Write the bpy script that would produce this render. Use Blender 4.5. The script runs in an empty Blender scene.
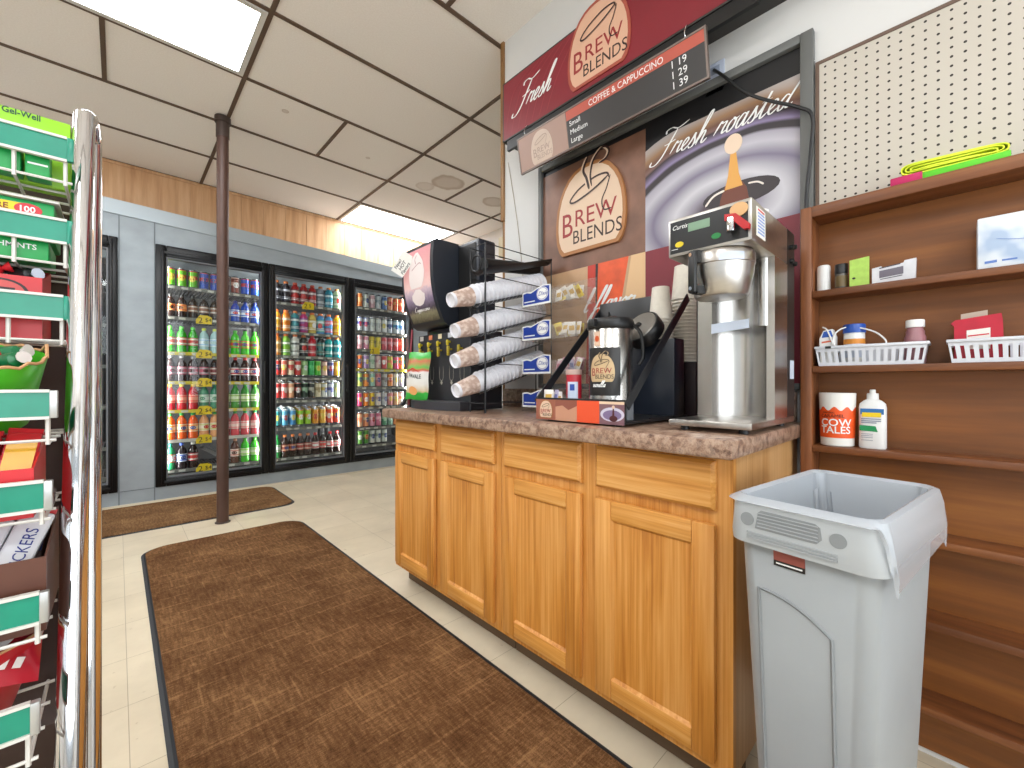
import bpy, bmesh, math, random
from mathutils import Vector, Matrix
random.seed(7)
S = bpy.context.scene
COL = S.collection
PI = math.pi
R = math.radians

# ------------------------------------------------------------------ materials
MATS = {}; RIB = 0
def new_mat(name):
    m = bpy.data.materials.new(name); m.use_nodes = True
    nt = m.node_tree
    return m, nt, nt.nodes['Principled BSDF'] if 'Principled BSDF' in nt.nodes else None
def rgb(c):
    if isinstance(c, str):
        c = c.lstrip('#'); v = [int(c[i:i+2], 16)/255 for i in (0, 2, 4)]
        return tuple((x/12.92 if x <= .04045 else ((x+.055)/1.055)**2.4) for x in v) + (1,)
    return tuple(c)[:3] + (1,)
def mat(name, c, rough=.5, metal=0., spec=.5, var=0., vscale=30., stretch=(1,1,1), bump=0., coat=0., emit=0., alpha=1.):
    key = name
    if key in MATS: return MATS[key]
    m, nt, p = new_mat(name)
    c = rgb(c)
    p.inputs['Base Color'].default_value = c
    p.inputs['Roughness'].default_value = rough
    p.inputs['Metallic'].default_value = metal
    p.inputs['Specular IOR Level'].default_value = spec
    p.inputs['Coat Weight'].default_value = coat
    if emit:
        p.inputs['Emission Color'].default_value = c; p.inputs['Emission Strength'].default_value = emit
    if alpha < 1: p.inputs['Alpha'].default_value = alpha
    if var or bump:
        tc = nt.nodes.new('ShaderNodeTexCoord'); mp = nt.nodes.new('ShaderNodeMapping')
        mp.inputs['Scale'].default_value = stretch
        nz = nt.nodes.new('ShaderNodeTexNoise'); nz.inputs['Scale'].default_value = vscale; nz.inputs['Detail'].default_value = 5
        nt.links.new(tc.outputs['Object'], mp.inputs['Vector']); nt.links.new(mp.outputs['Vector'], nz.inputs['Vector'])
        if var:
            r = nt.nodes.new('ShaderNodeValToRGB')
            r.color_ramp.elements[0].position = .3; r.color_ramp.elements[1].position = .7
            r.color_ramp.elements[0].color = tuple(x*(1-var) for x in c[:3]) + (1,)
            r.color_ramp.elements[1].color = tuple(min(1, x*(1+var)) for x in c[:3]) + (1,)
            nt.links.new(nz.outputs['Fac'], r.inputs['Fac']); nt.links.new(r.outputs['Color'], p.inputs['Base Color'])
        if bump:
            b = nt.nodes.new('ShaderNodeBump'); b.inputs['Strength'].default_value = bump; b.inputs['Distance'].default_value = .004
            nt.links.new(nz.outputs['Fac'], b.inputs['Height']); nt.links.new(b.outputs['Normal'], p.inputs['Normal'])
    MATS[key] = m
    return m
def N(nt, t, **k):
    n = nt.nodes.new('ShaderNode' + t)
    for a, v in k.items():
        if a in n.inputs: n.inputs[a].default_value = v
        else: setattr(n, a, v)
    return n
def ramp(nt, stops, interp='LINEAR'):
    r = nt.nodes.new('ShaderNodeValToRGB'); e = r.color_ramp.elements; r.color_ramp.interpolation = interp
    while len(e) < len(stops): e.new(.5)
    for i, (pos, c) in enumerate(stops): e[i].position = pos; e[i].color = rgb(c)
    return r
def wood(name, c1, c2, c3, axis, scale=1., rough=.4, coat=.15, ring=9., bump=.1, fine=26):
    """streaky wood with the grain along one axis"""
    m, nt, p = new_mat(name); MATS[name] = m
    L = nt.links.new
    tc = N(nt, 'TexCoord'); mp = N(nt, 'Mapping')
    s = [fine*scale]*3; s[axis] = 1.6*scale; mp.inputs['Scale'].default_value = s
    L(tc.outputs['Object'], mp.inputs['Vector'])
    nz = N(nt, 'TexNoise', Scale=1.4, Detail=7., Roughness=.62); L(mp.outputs['Vector'], nz.inputs['Vector'])
    mp2 = N(nt, 'Mapping'); s2 = [ring*scale]*3; s2[axis] = .9*scale; mp2.inputs['Scale'].default_value = s2
    L(tc.outputs['Object'], mp2.inputs['Vector'])
    w = N(nt, 'TexNoise', Scale=1., Detail=3., Distortion=1.2); L(mp2.outputs['Vector'], w.inputs['Vector'])
    mx = N(nt, 'Math', operation='MULTIPLY_ADD'); mx.inputs[1].default_value = .55; 
    L(nz.outputs['Fac'], mx.inputs[0])
    m2 = N(nt, 'Math', operation='MULTIPLY'); m2.inputs[1].default_value = .45; L(w.outputs['Fac'], m2.inputs[0]); L(m2.outputs[0], mx.inputs[2])
    r = ramp(nt, [(.33, c1), (.5, c2), (.66, c3)]); L(mx.outputs[0], r.inputs['Fac'])
    L(r.outputs['Color'], p.inputs['Base Color'])
    p.inputs['Roughness'].default_value = rough; p.inputs['Coat Weight'].default_value = coat; p.inputs['Coat Roughness'].default_value = .25
    b = N(nt, 'Bump', Strength=bump, Distance=.002); L(nz.outputs['Fac'], b.inputs['Height']); L(b.outputs['Normal'], p.inputs['Normal'])
    return m

OAK_V = wood('oak_upright', '#a8631d', '#cd8a3c', '#e0a55e', 2, fine=80)
OAK_H = wood('oak_level', '#b26c24', '#d59546', '#e5ae6a', 1, fine=80)
OAK_SIDE = wood('oak_side', '#ae7a44', '#c99a64', '#d8ae7c', 2, fine=80)
SHELF_WOOD_H = wood('brown_wood_level', '#4f2a12', '#754320', '#935c30', 1, rough=.5)
SHELF_WOOD_V = wood('brown_wood_upright', '#552d14', '#7d4926', '#9a6238', 2, rough=.5)
SHELF_BACK = wood('brown_plywood', '#603611', '#7f4917', '#985f23', 1, scale=.6, rough=.55)
PLANK = wood('pine_plank', '#b98a5e', '#d0a276', '#dfb68c', 2, scale=.8, rough=.5, coat=.05)
TRIM_WOOD = wood('wall_end_wood', '#6e4a26', '#91683a', '#ad8450', 2, rough=.6)

WHITE = mat('white_plastic', '#e6e6e4', .4)
PAPER = mat('white_paper', '#e4e2dc', .7)
BLACK = mat('black_plastic', '#161617', .4)
BLACKM = mat('black_metal', '#1c1d20', .35, spec=.5)
FRAMEBLK = mat('black_door_frame', '#0b0c0f', .35, spec=.35)
NAVYBLK = mat('blue_black_plastic', '#20252f', .32)
DARK = mat('dark_grey', '#2c2b2c', .5)
STEEL = mat('brushed_steel', '#bdbab6', .27, metal=1., var=.06, vscale=60, stretch=(1,1,.02))
STEELH = mat('brushed_steel_level', '#bdb9b4', .3, metal=1., var=.06, vscale=60, stretch=(1,.02,1))
CHROME = mat('chrome', '#d8d8da', .07, metal=1.)
GREYP = mat('grey_plastic', '#9a9ea0', .45, var=.04, vscale=6)
GREYD = mat('grey_plastic_dark', '#84888a', .5)
WALLW = mat('white_wall', '#d9d8d6', .75, var=.02, vscale=3)
RUBBER = mat('dark_rubber', '#2c2d30', .7)
SILVER = mat('silver_rail', '#b5b6b4', .35, metal=.6)
GALV = mat('galvanised_panel', '#9aa3a9', .5, metal=.25, var=.10, vscale=5, stretch=(1,1,1.5))
GREEN = mat('green_channel', '#12886e', .28, var=.08, vscale=25)
WHITEMET = mat('white_metal', '#d3d0c9', .4)
YELLOW = mat('yellow', '#e8c81e', .5)
REDP = mat('red', '#c8202a', .4)
TXTW = mat('white_print', '#eeeeec', .5)
TXTK = mat('black_print', '#141414', .5)
PALEBLUE = mat('pale_blue_print', '#c9d3e4', .6)

def clear(name, tint=(1,1,1), t=.88, rough=.03, ior=1.45, haze=None):
    """thin clear sheet: see-through with fresnel gloss and an optional milky part"""
    if name in MATS: return MATS[name]
    m = bpy.data.materials.new(name); m.use_nodes = True; nt = m.node_tree; nt.nodes.clear(); L = nt.links.new
    out = N(nt, 'OutputMaterial'); tr = N(nt, 'BsdfTransparent'); tr.inputs['Color'].default_value = tuple(tint)+(1,)
    gl = N(nt, 'BsdfGlossy', Roughness=rough); gl.inputs['Color'].default_value = (1,1,1,1)
    lw = N(nt, 'LayerWeight'); lw.inputs['Blend'].default_value = .5; pw = N(nt, 'Math', operation='POWER'); pw.inputs[1].default_value = 4.
    fr = N(nt, 'Math', operation='MULTIPLY_ADD'); f0 = ((ior-1)/(ior+1))**2; fr.inputs[1].default_value = .6; fr.inputs[2].default_value = f0; mx = N(nt, 'MixShader')
    L(lw.outputs['Facing'], pw.inputs[0]); L(pw.outputs[0], fr.inputs[0])
    L(fr.outputs[0], mx.inputs[0])
    base = tr
    if haze:
        df = N(nt, 'BsdfDiffuse'); df.inputs['Color'].default_value = rgb(haze)
        m0 = N(nt, 'MixShader'); m0.inputs[0].default_value = 1-t; L(tr.outputs[0], m0.inputs[1]); L(df.outputs[0], m0.inputs[2]); base = m0
    L(base.outputs[0], mx.inputs[1]); L(gl.outputs[0], mx.inputs[2]); L(mx.outputs[0], out.inputs[0])
    MATS[name] = m
    return m
GLASS = clear('door_glass', (.93,.95,.95), ior=1.3)
ACRYL = clear('clear_acrylic', (.95,.95,.95), t=.93, haze='#d8d4cc')
BAGFILM = clear('bin_bag_film', (.97,.97,.98), t=.45, rough=.25, haze='#cdd3da', ior=1.45)

# ------------------------------------------------------------------ mesh builder
def xyz(o): return Vector(o)
class Frame:
    """flat sheet frame: origin, u to the right, v up, n out of the face"""
    def __init__(s, o, u, v):
        s.o = Vector(o); s.u = Vector(u).normalized(); s.v = Vector(v).normalized(); s.n = s.u.cross(s.v)
    def p(s, a, b, c=0.): return s.o + s.u*a + s.v*b + s.n*c
def faceX(x, y, z): return Frame((x, y, z), (0,-1,0), (0,0,1))    # looks towards -X
def faceY(x, y, z): return Frame((x, y, z), (1,0,0), (0,0,1))     # looks towards -Y
def faceXp(x, y, z): return Frame((x, y, z), (0,1,0), (0,0,1))

class MB:
    def __init__(s): s.V = []; s.F = []; s.M = []; s.mi = 0; s.smooth = []; s.sm = False
    def mark(s, i): s.mi = i; return s
    def add(s, verts, faces, smooth=None):
        b = len(s.V); s.V += [Vector(v) for v in verts]
        for f in faces:
            s.F.append([i+b for i in f]); s.M.append(s.mi); s.smooth.append(s.sm if smooth is None else smooth)
        return s
    def box(s, x0, x1, y0, y1, z0, z1, bev=0., xf=None, seg=2):
        if x0 > x1: x0, x1 = x1, x0
        if y0 > y1: y0, y1 = y1, y0
        if z0 > z1: z0, z1 = z1, z0
        if bev <= 0:
            v = [(x, y, z) for z in (z0, z1) for y in (y0, y1) for x in (x0, x1)]
            f = [(0,2,3,1), (4,5,7,6), (0,1,5,4), (2,6,7,3), (0,4,6,2), (1,3,7,5)]
            if xf: v = [xf @ Vector(p) for p in v]
            return s.add(v, f, False)
        bm = bmesh.new(); bmesh.ops.create_cube(bm, size=1)
        for q in bm.verts: q.co = Vector(((x0+x1)/2+q.co.x*(x1-x0), (y0+y1)/2+q.co.y*(y1-y0), (z0+z1)/2+q.co.z*(z1-z0)))
        bev = min(bev, .49*min(x1-x0, y1-y0, z1-z0))
        bmesh.ops.bevel(bm, geom=bm.edges[:], offset=bev, segments=seg, profile=.5, affect='EDGES')
        s.bm(bm, xf, False); return s
    def bm(s, bm, xf=None, smooth=False):
        bm.verts.index_update()
        s.add([(xf @ q.co) if xf else q.co.copy() for q in bm.verts], [[q.index for q in f.verts] for f in bm.faces], smooth)
        bm.free(); return s
    def fbox(s, fr, a0, a1, b0, b1, c0, c1, bev=0.):
        m = Matrix.Identity(4)
        for i, ax in enumerate((fr.u, fr.v, fr.n)):
            for j in range(3): m[j][i] = ax[j]
        for j in range(3): m[j][3] = fr.o[j]
        return s.box(a0, a1, b0, b1, c0, c1, bev, m)
    def prism(s, fr, pts, c0, c1):
        """outline in the sheet's own plane, given thickness c0..c1"""
        n = len(pts)
        ar = sum(pts[i][0]*pts[(i+1)%n][1]-pts[(i+1)%n][0]*pts[i][1] for i in range(n))
        if ar < 0: pts = pts[::-1]
        v = [fr.p(a, b, c0) for a, b in pts] + [fr.p(a, b, c1) for a, b in pts]
        f = [list(range(n))[::-1], list(range(n, 2*n))] + [[i, (i+1)%n, (i+1)%n+n, i+n] for i in range(n)]
        return s.add(v, f, False)
    def lathe(s, prof, c=(0,0,0), axis=(0,0,1), seg=20, cap0=True, cap1=True, smooth=True, up=None):
        ax = Vector(axis).normalized(); c = Vector(c)
        t = Vector(up) if up else (Vector((1,0,0)) if abs(ax.x) < .9 else Vector((0,1,0)))
        a = (t - ax*t.dot(ax)).normalized(); b = ax.cross(a)
        v = []; f = []
        for r, h in prof:
            for i in range(seg):
                q = 2*PI*i/seg; v.append(c + ax*h + (a*math.cos(q)+b*math.sin(q))*r)
        for k in range(len(prof)-1):
            for i in range(seg):
                j = (i+1) % seg; f.append([k*seg+i, k*seg+j, (k+1)*seg+j, (k+1)*seg+i])
        s.add(v, f, smooth); n0 = len(s.V)-len(v)
        if cap0: s.F.append([n0+i for i in range(seg)][::-1]); s.M.append(s.mi); s.smooth.append(False)
        if cap1: s.F.append([n0+(len(prof)-1)*seg+i for i in range(seg)]); s.M.append(s.mi); s.smooth.append(False)
        return s
    def cyl(s, p0, p1, r, seg=14, r1=None):
        p0 = Vector(p0); d = Vector(p1)-p0
        return s.lathe([(r, 0), (r if r1 is None else r1, d.length)], p0, d, seg)
    def tube(s, path, r, seg=8, smooth_path=0, closed=False):
        P = [Vector(p) for p in path]
        if smooth_path: P = catmull(P, smooth_path)
        n = len(P); v = []; f = []; prev = None
        for i in range(n):
            if closed: t = P[(i+1)%n]-P[i-1]
            else: t = P[min(i+1, n-1)]-P[max(i-1, 0)]
            t.normalize()
            if prev is None:
                a = Vector((0,0,1)) if abs(t.z) < .9 else Vector((1,0,0))
                a = (a-t*a.dot(t)).normalized()
            else:
                a = prev-t*prev.dot(t); a = a.normalized() if a.length > 1e-6 else prev
            prev = a; b = t.cross(a); rr = r(i/(n-1)) if callable(r) else r
            for k in range(seg):
                q = 2*PI*k/seg; v.append(P[i]+(a*math.cos(q)+b*math.sin(q))*rr)
        m = n if closed else n-1
        for i in range(m):
            for k in range(seg):
                j = (k+1) % seg; i2 = (i+1) % n
                f.append([i*seg+k, i*seg+j, i2*seg+j, i2*seg+k])
        if not closed: f += [list(range(seg))[::-1], [(n-1)*seg+k for k in range(seg)]]
        return s.add(v, f, True)
    def grid(s, fn, nu, nv, closed_u=False, smooth=True):
        v = [fn(i/(nu if closed_u else nu-1), j/(nv-1)) for j in range(nv) for i in range(nu)]
        f = []
        for j in range(nv-1):
            for i in range(nu if closed_u else nu-1):
                i2 = (i+1) % nu; f.append([j*nu+i, j*nu+i2, (j+1)*nu+i2, (j+1)*nu+i])
        return s.add(v, f, smooth)
    def text(s, fr, txt, size, a, b, c=.0006, align='LEFT', shear=0., sx=1., ext=.0004, wrap=None, off=0.):
        vs, fs = text_data(txt, align, shear, off)
        out = []
        for x, y, z in vs:
            A = a+x*size*sx; B = b+y*size; C = c+(ext if z > 0 else 0)
            out.append(wrap(A, B, C) if wrap else fr.p(A, B, C))
        return s.add(out, fs, False)
    def ribbon(s, fr, pts, w, c=.0008, sub=6, nib=None, thick=.0008):
        """pen stroke lying on a sheet: smooth line through pts, broad on downstrokes"""
        P = catmull([Vector((x, y, 0)) for x, y in pts], sub)
        L_, R_ = [], []
        for i, p in enumerate(P):
            t = P[min(i+1, len(P)-1)]-P[max(i-1, 0)]
            if t.length < 1e-9: t = Vector((1,0,0))
            t.normalize(); nrm = Vector((-t.y, t.x, 0))
            ww = w*(.45+.75*abs(t.y)) if nib else w
            e = min(i, len(P)-1-i)/max(1, len(P)-1); ww *= min(1, .35+e*8)
            L_.append(p+nrm*ww/2); R_.append(p-nrm*ww/2)
        n = len(P)
        global RIB; RIB = (RIB+1) % 9; up_ = c+thick+RIB*.00006
        v = [fr.p(q.x, q.y, up_+.00003*i_) for i_, q in enumerate(L_)] + [fr.p(q.x, q.y, up_+.00003*i_) for i_, q in enumerate(R_)]
        f = [[i, n+i, n+i+1, i+1] for i in range(n-1)]
        return s.add(v, f, False)
    def build(s, name, mats, parent=None, bevel=0.):
        if not isinstance(mats, (list, tuple)): mats = [mats]
        me = bpy.data.meshes.new(name)
        off = parent_world(parent)
        me.from_pydata([tuple(v-off) for v in s.V], [], s.F)
        for m in mats: me.materials.append(m)
        me.polygons.foreach_set('material_index', [min(i, len(mats)-1) for i in s.M])
        me.polygons.foreach_set('use_smooth', s.smooth)
        me.validate(); me.update(); me.set_sharp_from_angle(angle=R(38))
        o = bpy.data.objects.new(name, me); COL.objects.link(o)
        if parent: o.parent = parent
        if bevel:
            md = o.modifiers.new('edge', 'BEVEL'); md.width = bevel; md.segments = 2; md.limit_method = 'ANGLE'
        return o
def parent_world(p):
    v = Vector((0,0,0))
    while p is not None: v += p.location; p = p.parent
    return v
def catmull(P, sub):
    if sub <= 1 or len(P) < 3: return P
    out = []
    for i in range(len(P)-1):
        p0, p1, p2, p3 = P[max(i-1, 0)], P[i], P[i+1], P[min(i+2, len(P)-1)]
        for k in range(sub):
            t = k/sub; t2 = t*t; t3 = t2*t
            out.append(.5*((2*p1)+(p2-p0)*t+(2*p0-5*p1+4*p2-p3)*t2+(3*p1-p0-3*p2+p3)*t3))
    out.append(P[-1]); return out
_T = {}
def text_data(txt, align, shear, off):
    k = (txt, align, shear, off)
    if k in _T: return _T[k]
    cu = bpy.data.curves.new('t', 'FONT'); cu.body = txt; cu.size = 1; cu.align_x = align; cu.shear = shear; cu.extrude = .01; cu.resolution_u = 3; cu.offset = off
    o = bpy.data.objects.new('t', cu); COL.objects.link(o)
    dg = bpy.context.evaluated_depsgraph_get(); ev = o.evaluated_get(dg); me = ev.to_mesh()
    r = ([tuple(v.co) for v in me.vertices], [list(p.vertices) for p in me.polygons])
    ev.to_mesh_clear(); bpy.data.objects.remove(o); bpy.data.curves.remove(cu)
    _T[k] = r; return r

# handwriting strokes, one unit = height of a small letter
SCRIPT = {
 'F': (1.5, [[(.25,2.15),(.2,2.45),(.7,2.55),(1.4,2.3),(2.3,2.6)], [(1.35,2.35),(1.0,1.3),(.6,.2),(.1,-.35),(-.45,-.3),(-.4,.05)], [(.45,1.15),(.9,1.2),(1.5,1.35)]]),
 'r': (.85, [[(-.1,.15),(.25,1.05),(.4,.9),(.75,.95),(.62,.45),(.65,.08),(.95,.25)]]),
 'e': (.75, [[(-.05,.2),(.45,.55),(.6,.85),(.42,1.0),(.18,.65),(.2,.2),(.42,0),(.8,.28)]]),
 's': (.7, [[(-.05,.15),(.22,.62),(.40,1.12),(.44,.80),(.56,.42),(.48,.06),(.24,-.02),(.10,.14)], [(.50,.10),(.80,.28)]]),
 'h': (.95, [[(-.05,.2),(.45,1.4),(.72,2.4),(.5,2.3),(.25,1.2),(.1,0)], [(.12,.3),(.45,.95),(.65,.85),(.55,.2),(.7,0),(1.0,.28)]]),
 'o': (.8, [[(.5,1),(.2,.7),(.15,.2),(.35,0),(.65,.3),(.68,.8),(.45,1),(.62,.82),(.9,.95)]]),
 'a': (.95, [[(.7,.85),(.42,1),(.15,.6),(.13,.15),(.32,0),(.6,.4),(.76,1),(.66,.3),(.74,0),(1.0,.26)]]),
 't': (.7, [[(-.05,.2),(.3,.95),(.52,1.8),(.32,.7),(.3,.12),(.45,0),(.75,.26)], [(.05,1.15),(.75,1.28)]]),
 'd': (1.0, [[(.7,.85),(.42,1),(.15,.6),(.13,.15),(.32,0),(.62,.45),(1.45,2.7),(.8,.9),(.68,.2),(.8,0),(1.1,.26)]]),
 'l': (.6, [[(-.05,.2),(.42,1.3),(.6,2.3),(.45,2.4),(.22,1.3),(.15,.2),(.3,0),(.62,.26)]]),
 'f': (.7, [[(-.05,.2),(.45,1.3),(.75,2.4),(.58,2.4),(.3,1.1),(-.05,-.9),(-.25,-1.1),(-.2,-.6),(.2,.1),(.7,.3)]]),
 'v': (.85, [[(-.05,.7),(.15,1),(.28,.85),(.28,.1),(.42,0),(.75,.65),(.72,1),(.9,.92)]]),
 'C': (1.5, [[(1.5,2.0),(1.3,2.4),(.8,2.2),(.35,1.2),(.4,.2),(.8,0),(1.5,.35)]]),
 'p': (.9, [[(-.05,.2),(.3,1.05),(.0,-1.0)], [(.15,.3),(.5,1),(.68,.6),(.45,0),(.25,.1),(.55,.05),(.95,.26)]]),
 'u': (1.0, [[(-.05,.3),(.18,1),(.1,.2),(.3,0),(.6,.45),(.75,1),(.66,.2),(.8,0),(1.05,.26)]]),
 'c': (.75, [[(.6,.8),(.42,1),(.15,.6),(.17,.12),(.4,0),(.8,.28)]]),
 'i': (.5, [[(-.05,.3),(.22,1),(.15,.15),(.28,0),(.55,.26)], [(.34,1.45),(.38,1.52)]]),
 'n': (.95, [[(-.05,.8),(.14,1),(.1,0)], [(.12,.35),(.45,1),(.62,.8),(.55,.15),(.7,0),(1.0,.26)]]),
 'k': (.9, [[(-.05,.2),(.42,1.3),(.6,2.3),(.42,2.3),(.12,0)], [(.14,.5),(.55,1.0),(.5,.6),(.2,.55),(.55,.05),(.95,.26)]]),
 'V': (1.3, [[(0,2.2),(.3,2.4),(.4,1.2),(.4,0),(.9,1.2),(1.5,2.5)]]),
}
def script(mb, fr, word, h, a, b, w, slant=.35, c=.0008):
    x = a
    for ch in word:
        if ch == ' ': x += .75*h; continue
        adv, strokes = SCRIPT[ch]
        for st in strokes: mb.ribbon(fr, [(x+(px+py*slant)*h, b+py*h) for px, py in st], w, c, 6, True)
        x += adv*h
    return x

# ------------------------------------------------------------------ objects
def props(o, label=None, cat=None, group=None, kind=None):
    if label: o['label'] = label
    if cat: o['category'] = cat
    if group: o['group'] = group
    if kind: o['kind'] = kind
    return o
def thing(name, loc, label, cat, group=None):
    o = bpy.data.objects.new(name, None); COL.objects.link(o); o.location = loc; o.empty_display_size = .05
    return props(o, label, cat, group)
def struct(mb, name, m, bevel=0.): return props(mb.build(name, m, None, bevel), kind='structure')
def place(mb, name, m, loc, label, cat, group=None):
    """thing that is one mesh, its origin at loc"""
    e = mb.build(name, m); L = Vector(loc)
    for v in e.data.vertices: v.co -= L
    e.location = L
    return props(e, label, cat, group)
def copy_tree(o, parent=None):
    c = o.copy(); COL.objects.link(c)
    if parent: c.parent = parent
    for ch in list(o.children): copy_tree(ch, c)
    return c
ORD = ['first','second','third','fourth','fifth','sixth','seventh','eighth','ninth','tenth','eleventh','twelfth','thirteenth','fourteenth','fifteenth','sixteenth','seventeenth','eighteenth','nineteenth','twentieth','twenty-first','twenty-second']
CEIL = 3.05

# ================================================================== SETTING
def floor_mat():
    m, nt, p = new_mat('cream_vinyl_tile'); L = nt.links.new
    tc = N(nt, 'TexCoord'); mp = N(nt, 'Mapping'); mp.inputs['Location'].default_value = (-.024+.318*10, -.886+.318*10, 0)
    L(tc.outputs['Object'], mp.inputs['Vector'])
    br = N(nt, 'TexBrick', offset=0., squash=1.); br.inputs['Scale'].default_value = 1/.318
    br.inputs['Brick Width'].default_value = 1; br.inputs['Row Height'].default_value = 1; br.inputs['Mortar Size'].default_value = .004
    br.inputs['Mortar Smooth'].default_value = .3; br.inputs['Bias'].default_value = 0
    br.inputs['Color1'].default_value = rgb('#d9cdb6'); br.inputs['Color2'].default_value = rgb('#d3c6ae'); br.inputs['Mortar'].default_value = rgb('#a79a82')
    L(mp.outputs['Vector'], br.inputs['Vector'])
    nz = N(nt, 'TexNoise', Scale=3., Detail=6., Roughness=.6); L(tc.outputs['Object'], nz.inputs['Vector'])
    r1 = ramp(nt, [(.3, (.80,.78,.74)), (.7, (1.04,1.03,1.0))]); L(nz.outputs['Fac'], r1.inputs['Fac'])
    mx = N(nt, 'MixRGB', blend_type='MULTIPLY'); mx.inputs[0].default_value = .8; L(br.outputs['Color'], mx.inputs[1]); L(r1.outputs['Color'], mx.inputs[2])
    nz2 = N(nt, 'TexNoise', Scale=38., Detail=2.); L(tc.outputs['Object'], nz2.inputs['Vector'])
    r2 = ramp(nt, [(.70, (1,1,1)), (.78, (.55,.47,.38))]); L(nz2.outputs['Fac'], r2.inputs['Fac'])
    m3 = N(nt, 'MixRGB', blend_type='MULTIPLY'); m3.inputs[0].default_value = .6; L(mx.outputs[0], m3.inputs[1]); L(r2.outputs['Color'], m3.inputs[2])
    L(m3.outputs[0], p.inputs['Base Color']); p.inputs['Roughness'].default_value = .38
    return m
struct(MB().box(-3, 3.6, -2.6, 5.8, -.12, 0), 'floor', floor_mat())

def ceil_mat():
    m, nt, p = new_mat('ceiling_tile'); L = nt.links.new
    tc = N(nt, 'TexCoord')
    nz = N(nt, 'TexNoise', Scale=120., Detail=3.); L(tc.outputs['Object'], nz.inputs['Vector'])
    r = ramp(nt, [(.3, '#efe8e0'), (.7, '#f6f0e9')]); L(nz.outputs['Fac'], r.inputs['Fac'])
    col = r.outputs['Color']
    # water stains: brown rings on a few tiles
    for (cx, cy, rad, f) in ((2.40,3.50,.16,.55), (2.28,3.72,.10,.3), (3.02,3.52,.13,.5), (3.2,3.3,.09,.3), (.9,3.4,.025,.5), (1.62,3.6,.02,.45)):
        sub = N(nt, 'VectorMath', operation='SUBTRACT'); sub.inputs[1].default_value = (cx, cy, CEIL)
        L(tc.outputs['Object'], sub.inputs[0])
        n2 = N(nt, 'TexNoise', Scale=6., Detail=3.); L(tc.outputs['Object'], n2.inputs['Vector'])
        ln = N(nt, 'VectorMath', operation='LENGTH'); L(sub.outputs[0], ln.inputs[0])
        ad = N(nt, 'Math', operation='MULTIPLY_ADD'); ad.inputs[1].default_value = rad*.6; L(n2.outputs['Fac'], ad.inputs[0]); L(ln.outputs['Value'], ad.inputs[2])
        dv = N(nt, 'Math', operation='DIVIDE'); dv.inputs[1].default_value = rad*1.8; L(ad.outputs[0], dv.inputs[0])
        rr = ramp(nt, [(.0, (f*.6,)*3), (.5, (f*.6,)*3), (.66, (f,)*3), (.74, (0,0,0))]); L(dv.outputs[0], rr.inputs['Fac'])
        mx = N(nt, 'MixRGB'); L(rr.outputs['Color'], mx.inputs[0]); L(col, mx.inputs[1]); mx.inputs[2].default_value = rgb('#8f6a3c'); col = mx.outputs[0]
    L(col, p.inputs['Base Color']); p.inputs['Roughness'].default_value = .9
    b = N(nt, 'Bump', Strength=.12, Distance=.003); L(nz.outputs['Fac'], b.inputs['Height']); L(b.outputs['Normal'], p.inputs['Normal'])
    return m
struct(MB().box(-3, 3.6, -2.6, 5.8, CEIL, CEIL+.1), 'ceiling', ceil_mat())
# brown tee bars of the suspended ceiling
g = MB(); TB = .012
GX = [-2.075, -.735, .605, 1.945, 3.285]; YW = 5.205
GY = [YW-.667*k for k in range(12)]
for x in GX: g.box(x-TB, x+TB, -2.6, YW, CEIL-.008, CEIL)
for y in GY: g.box(-3, 3.6, y-TB, y+TB, CEIL-.007, CEIL)
for (x, k) in ((1.275, 2), (-.065, 2), (2.615, 2), (1.275, 5), (-.065, 5), (1.275, 6), (2.615, 6)):
    g.box(x-TB, x+TB, GY[k+1], GY[k], CEIL-.0075, CEIL)
struct(g, 'trim_1', mat('brown_tee_bar', '#5e4a3a', .6))

# lit troffers, one per grid cell
LIGHT = bpy.data.materials.new('lamp_diffuser'); LIGHT.use_nodes = True
_p = LIGHT.node_tree.nodes['Principled BSDF']; _p.inputs['Base Color'].default_value = (.9,.9,.9,1)
_p.inputs['Emission Color'].default_value = (.95,.975,1,1); _p.inputs['Emission Strength'].default_value = 22
def troffer(x0, x1, y0, y1, label):
    t = thing('ceiling_light', ((x0+x1)/2, (y0+y1)/2, CEIL-.02), label, 'ceiling light', 'fluorescent ceiling panels')
    f = MB(); w = .03; z0, z1 = CEIL-.012, CEIL-.0005
    f.box(x0, x1, y0, y0+w, z0, z1).box(x0, x1, y1-w, y1, z0, z1).box(x0, x0+w, y0+w, y1-w, z0, z1).box(x1-w, x1, y0+w, y1-w, z0, z1)
    f.build('frame', WHITEMET, t)
    MB().box(x0+w, x1-w, y0+w, y1-w, CEIL-.009, CEIL-.003).build('diffuser', LIGHT, t)
e = .014
troffer(-.735+e, .605-e, GY[4]+e, GY[3]-e, 'lit ceiling panel beside the top of the brown pole')
troffer(1.945+e, 3.285-e, GY[1]+e, GY[0]-e, 'lit ceiling panel against the wood plank band above the cooler')
troffer(-2.075+e, -.735-e, GY[9]+e, GY[8]-e, 'lit ceiling panel behind the candy rack, out of frame')  # this and the next three are unseen, added to spread more light
troffer(-.735+e, .605-e, GY[11]+e, GY[10]-e, 'lit ceiling panel by the shop front, out of frame')
troffer(-2.075+e, -.735-e, GY[6]+e, GY[5]-e, 'lit ceiling panel over the candy aisle, out of frame')
troffer(-2.075+e, -.735-e, GY[2]+e, GY[1]-e, 'lit ceiling panel over the left end of the cooler, out of frame')

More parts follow.
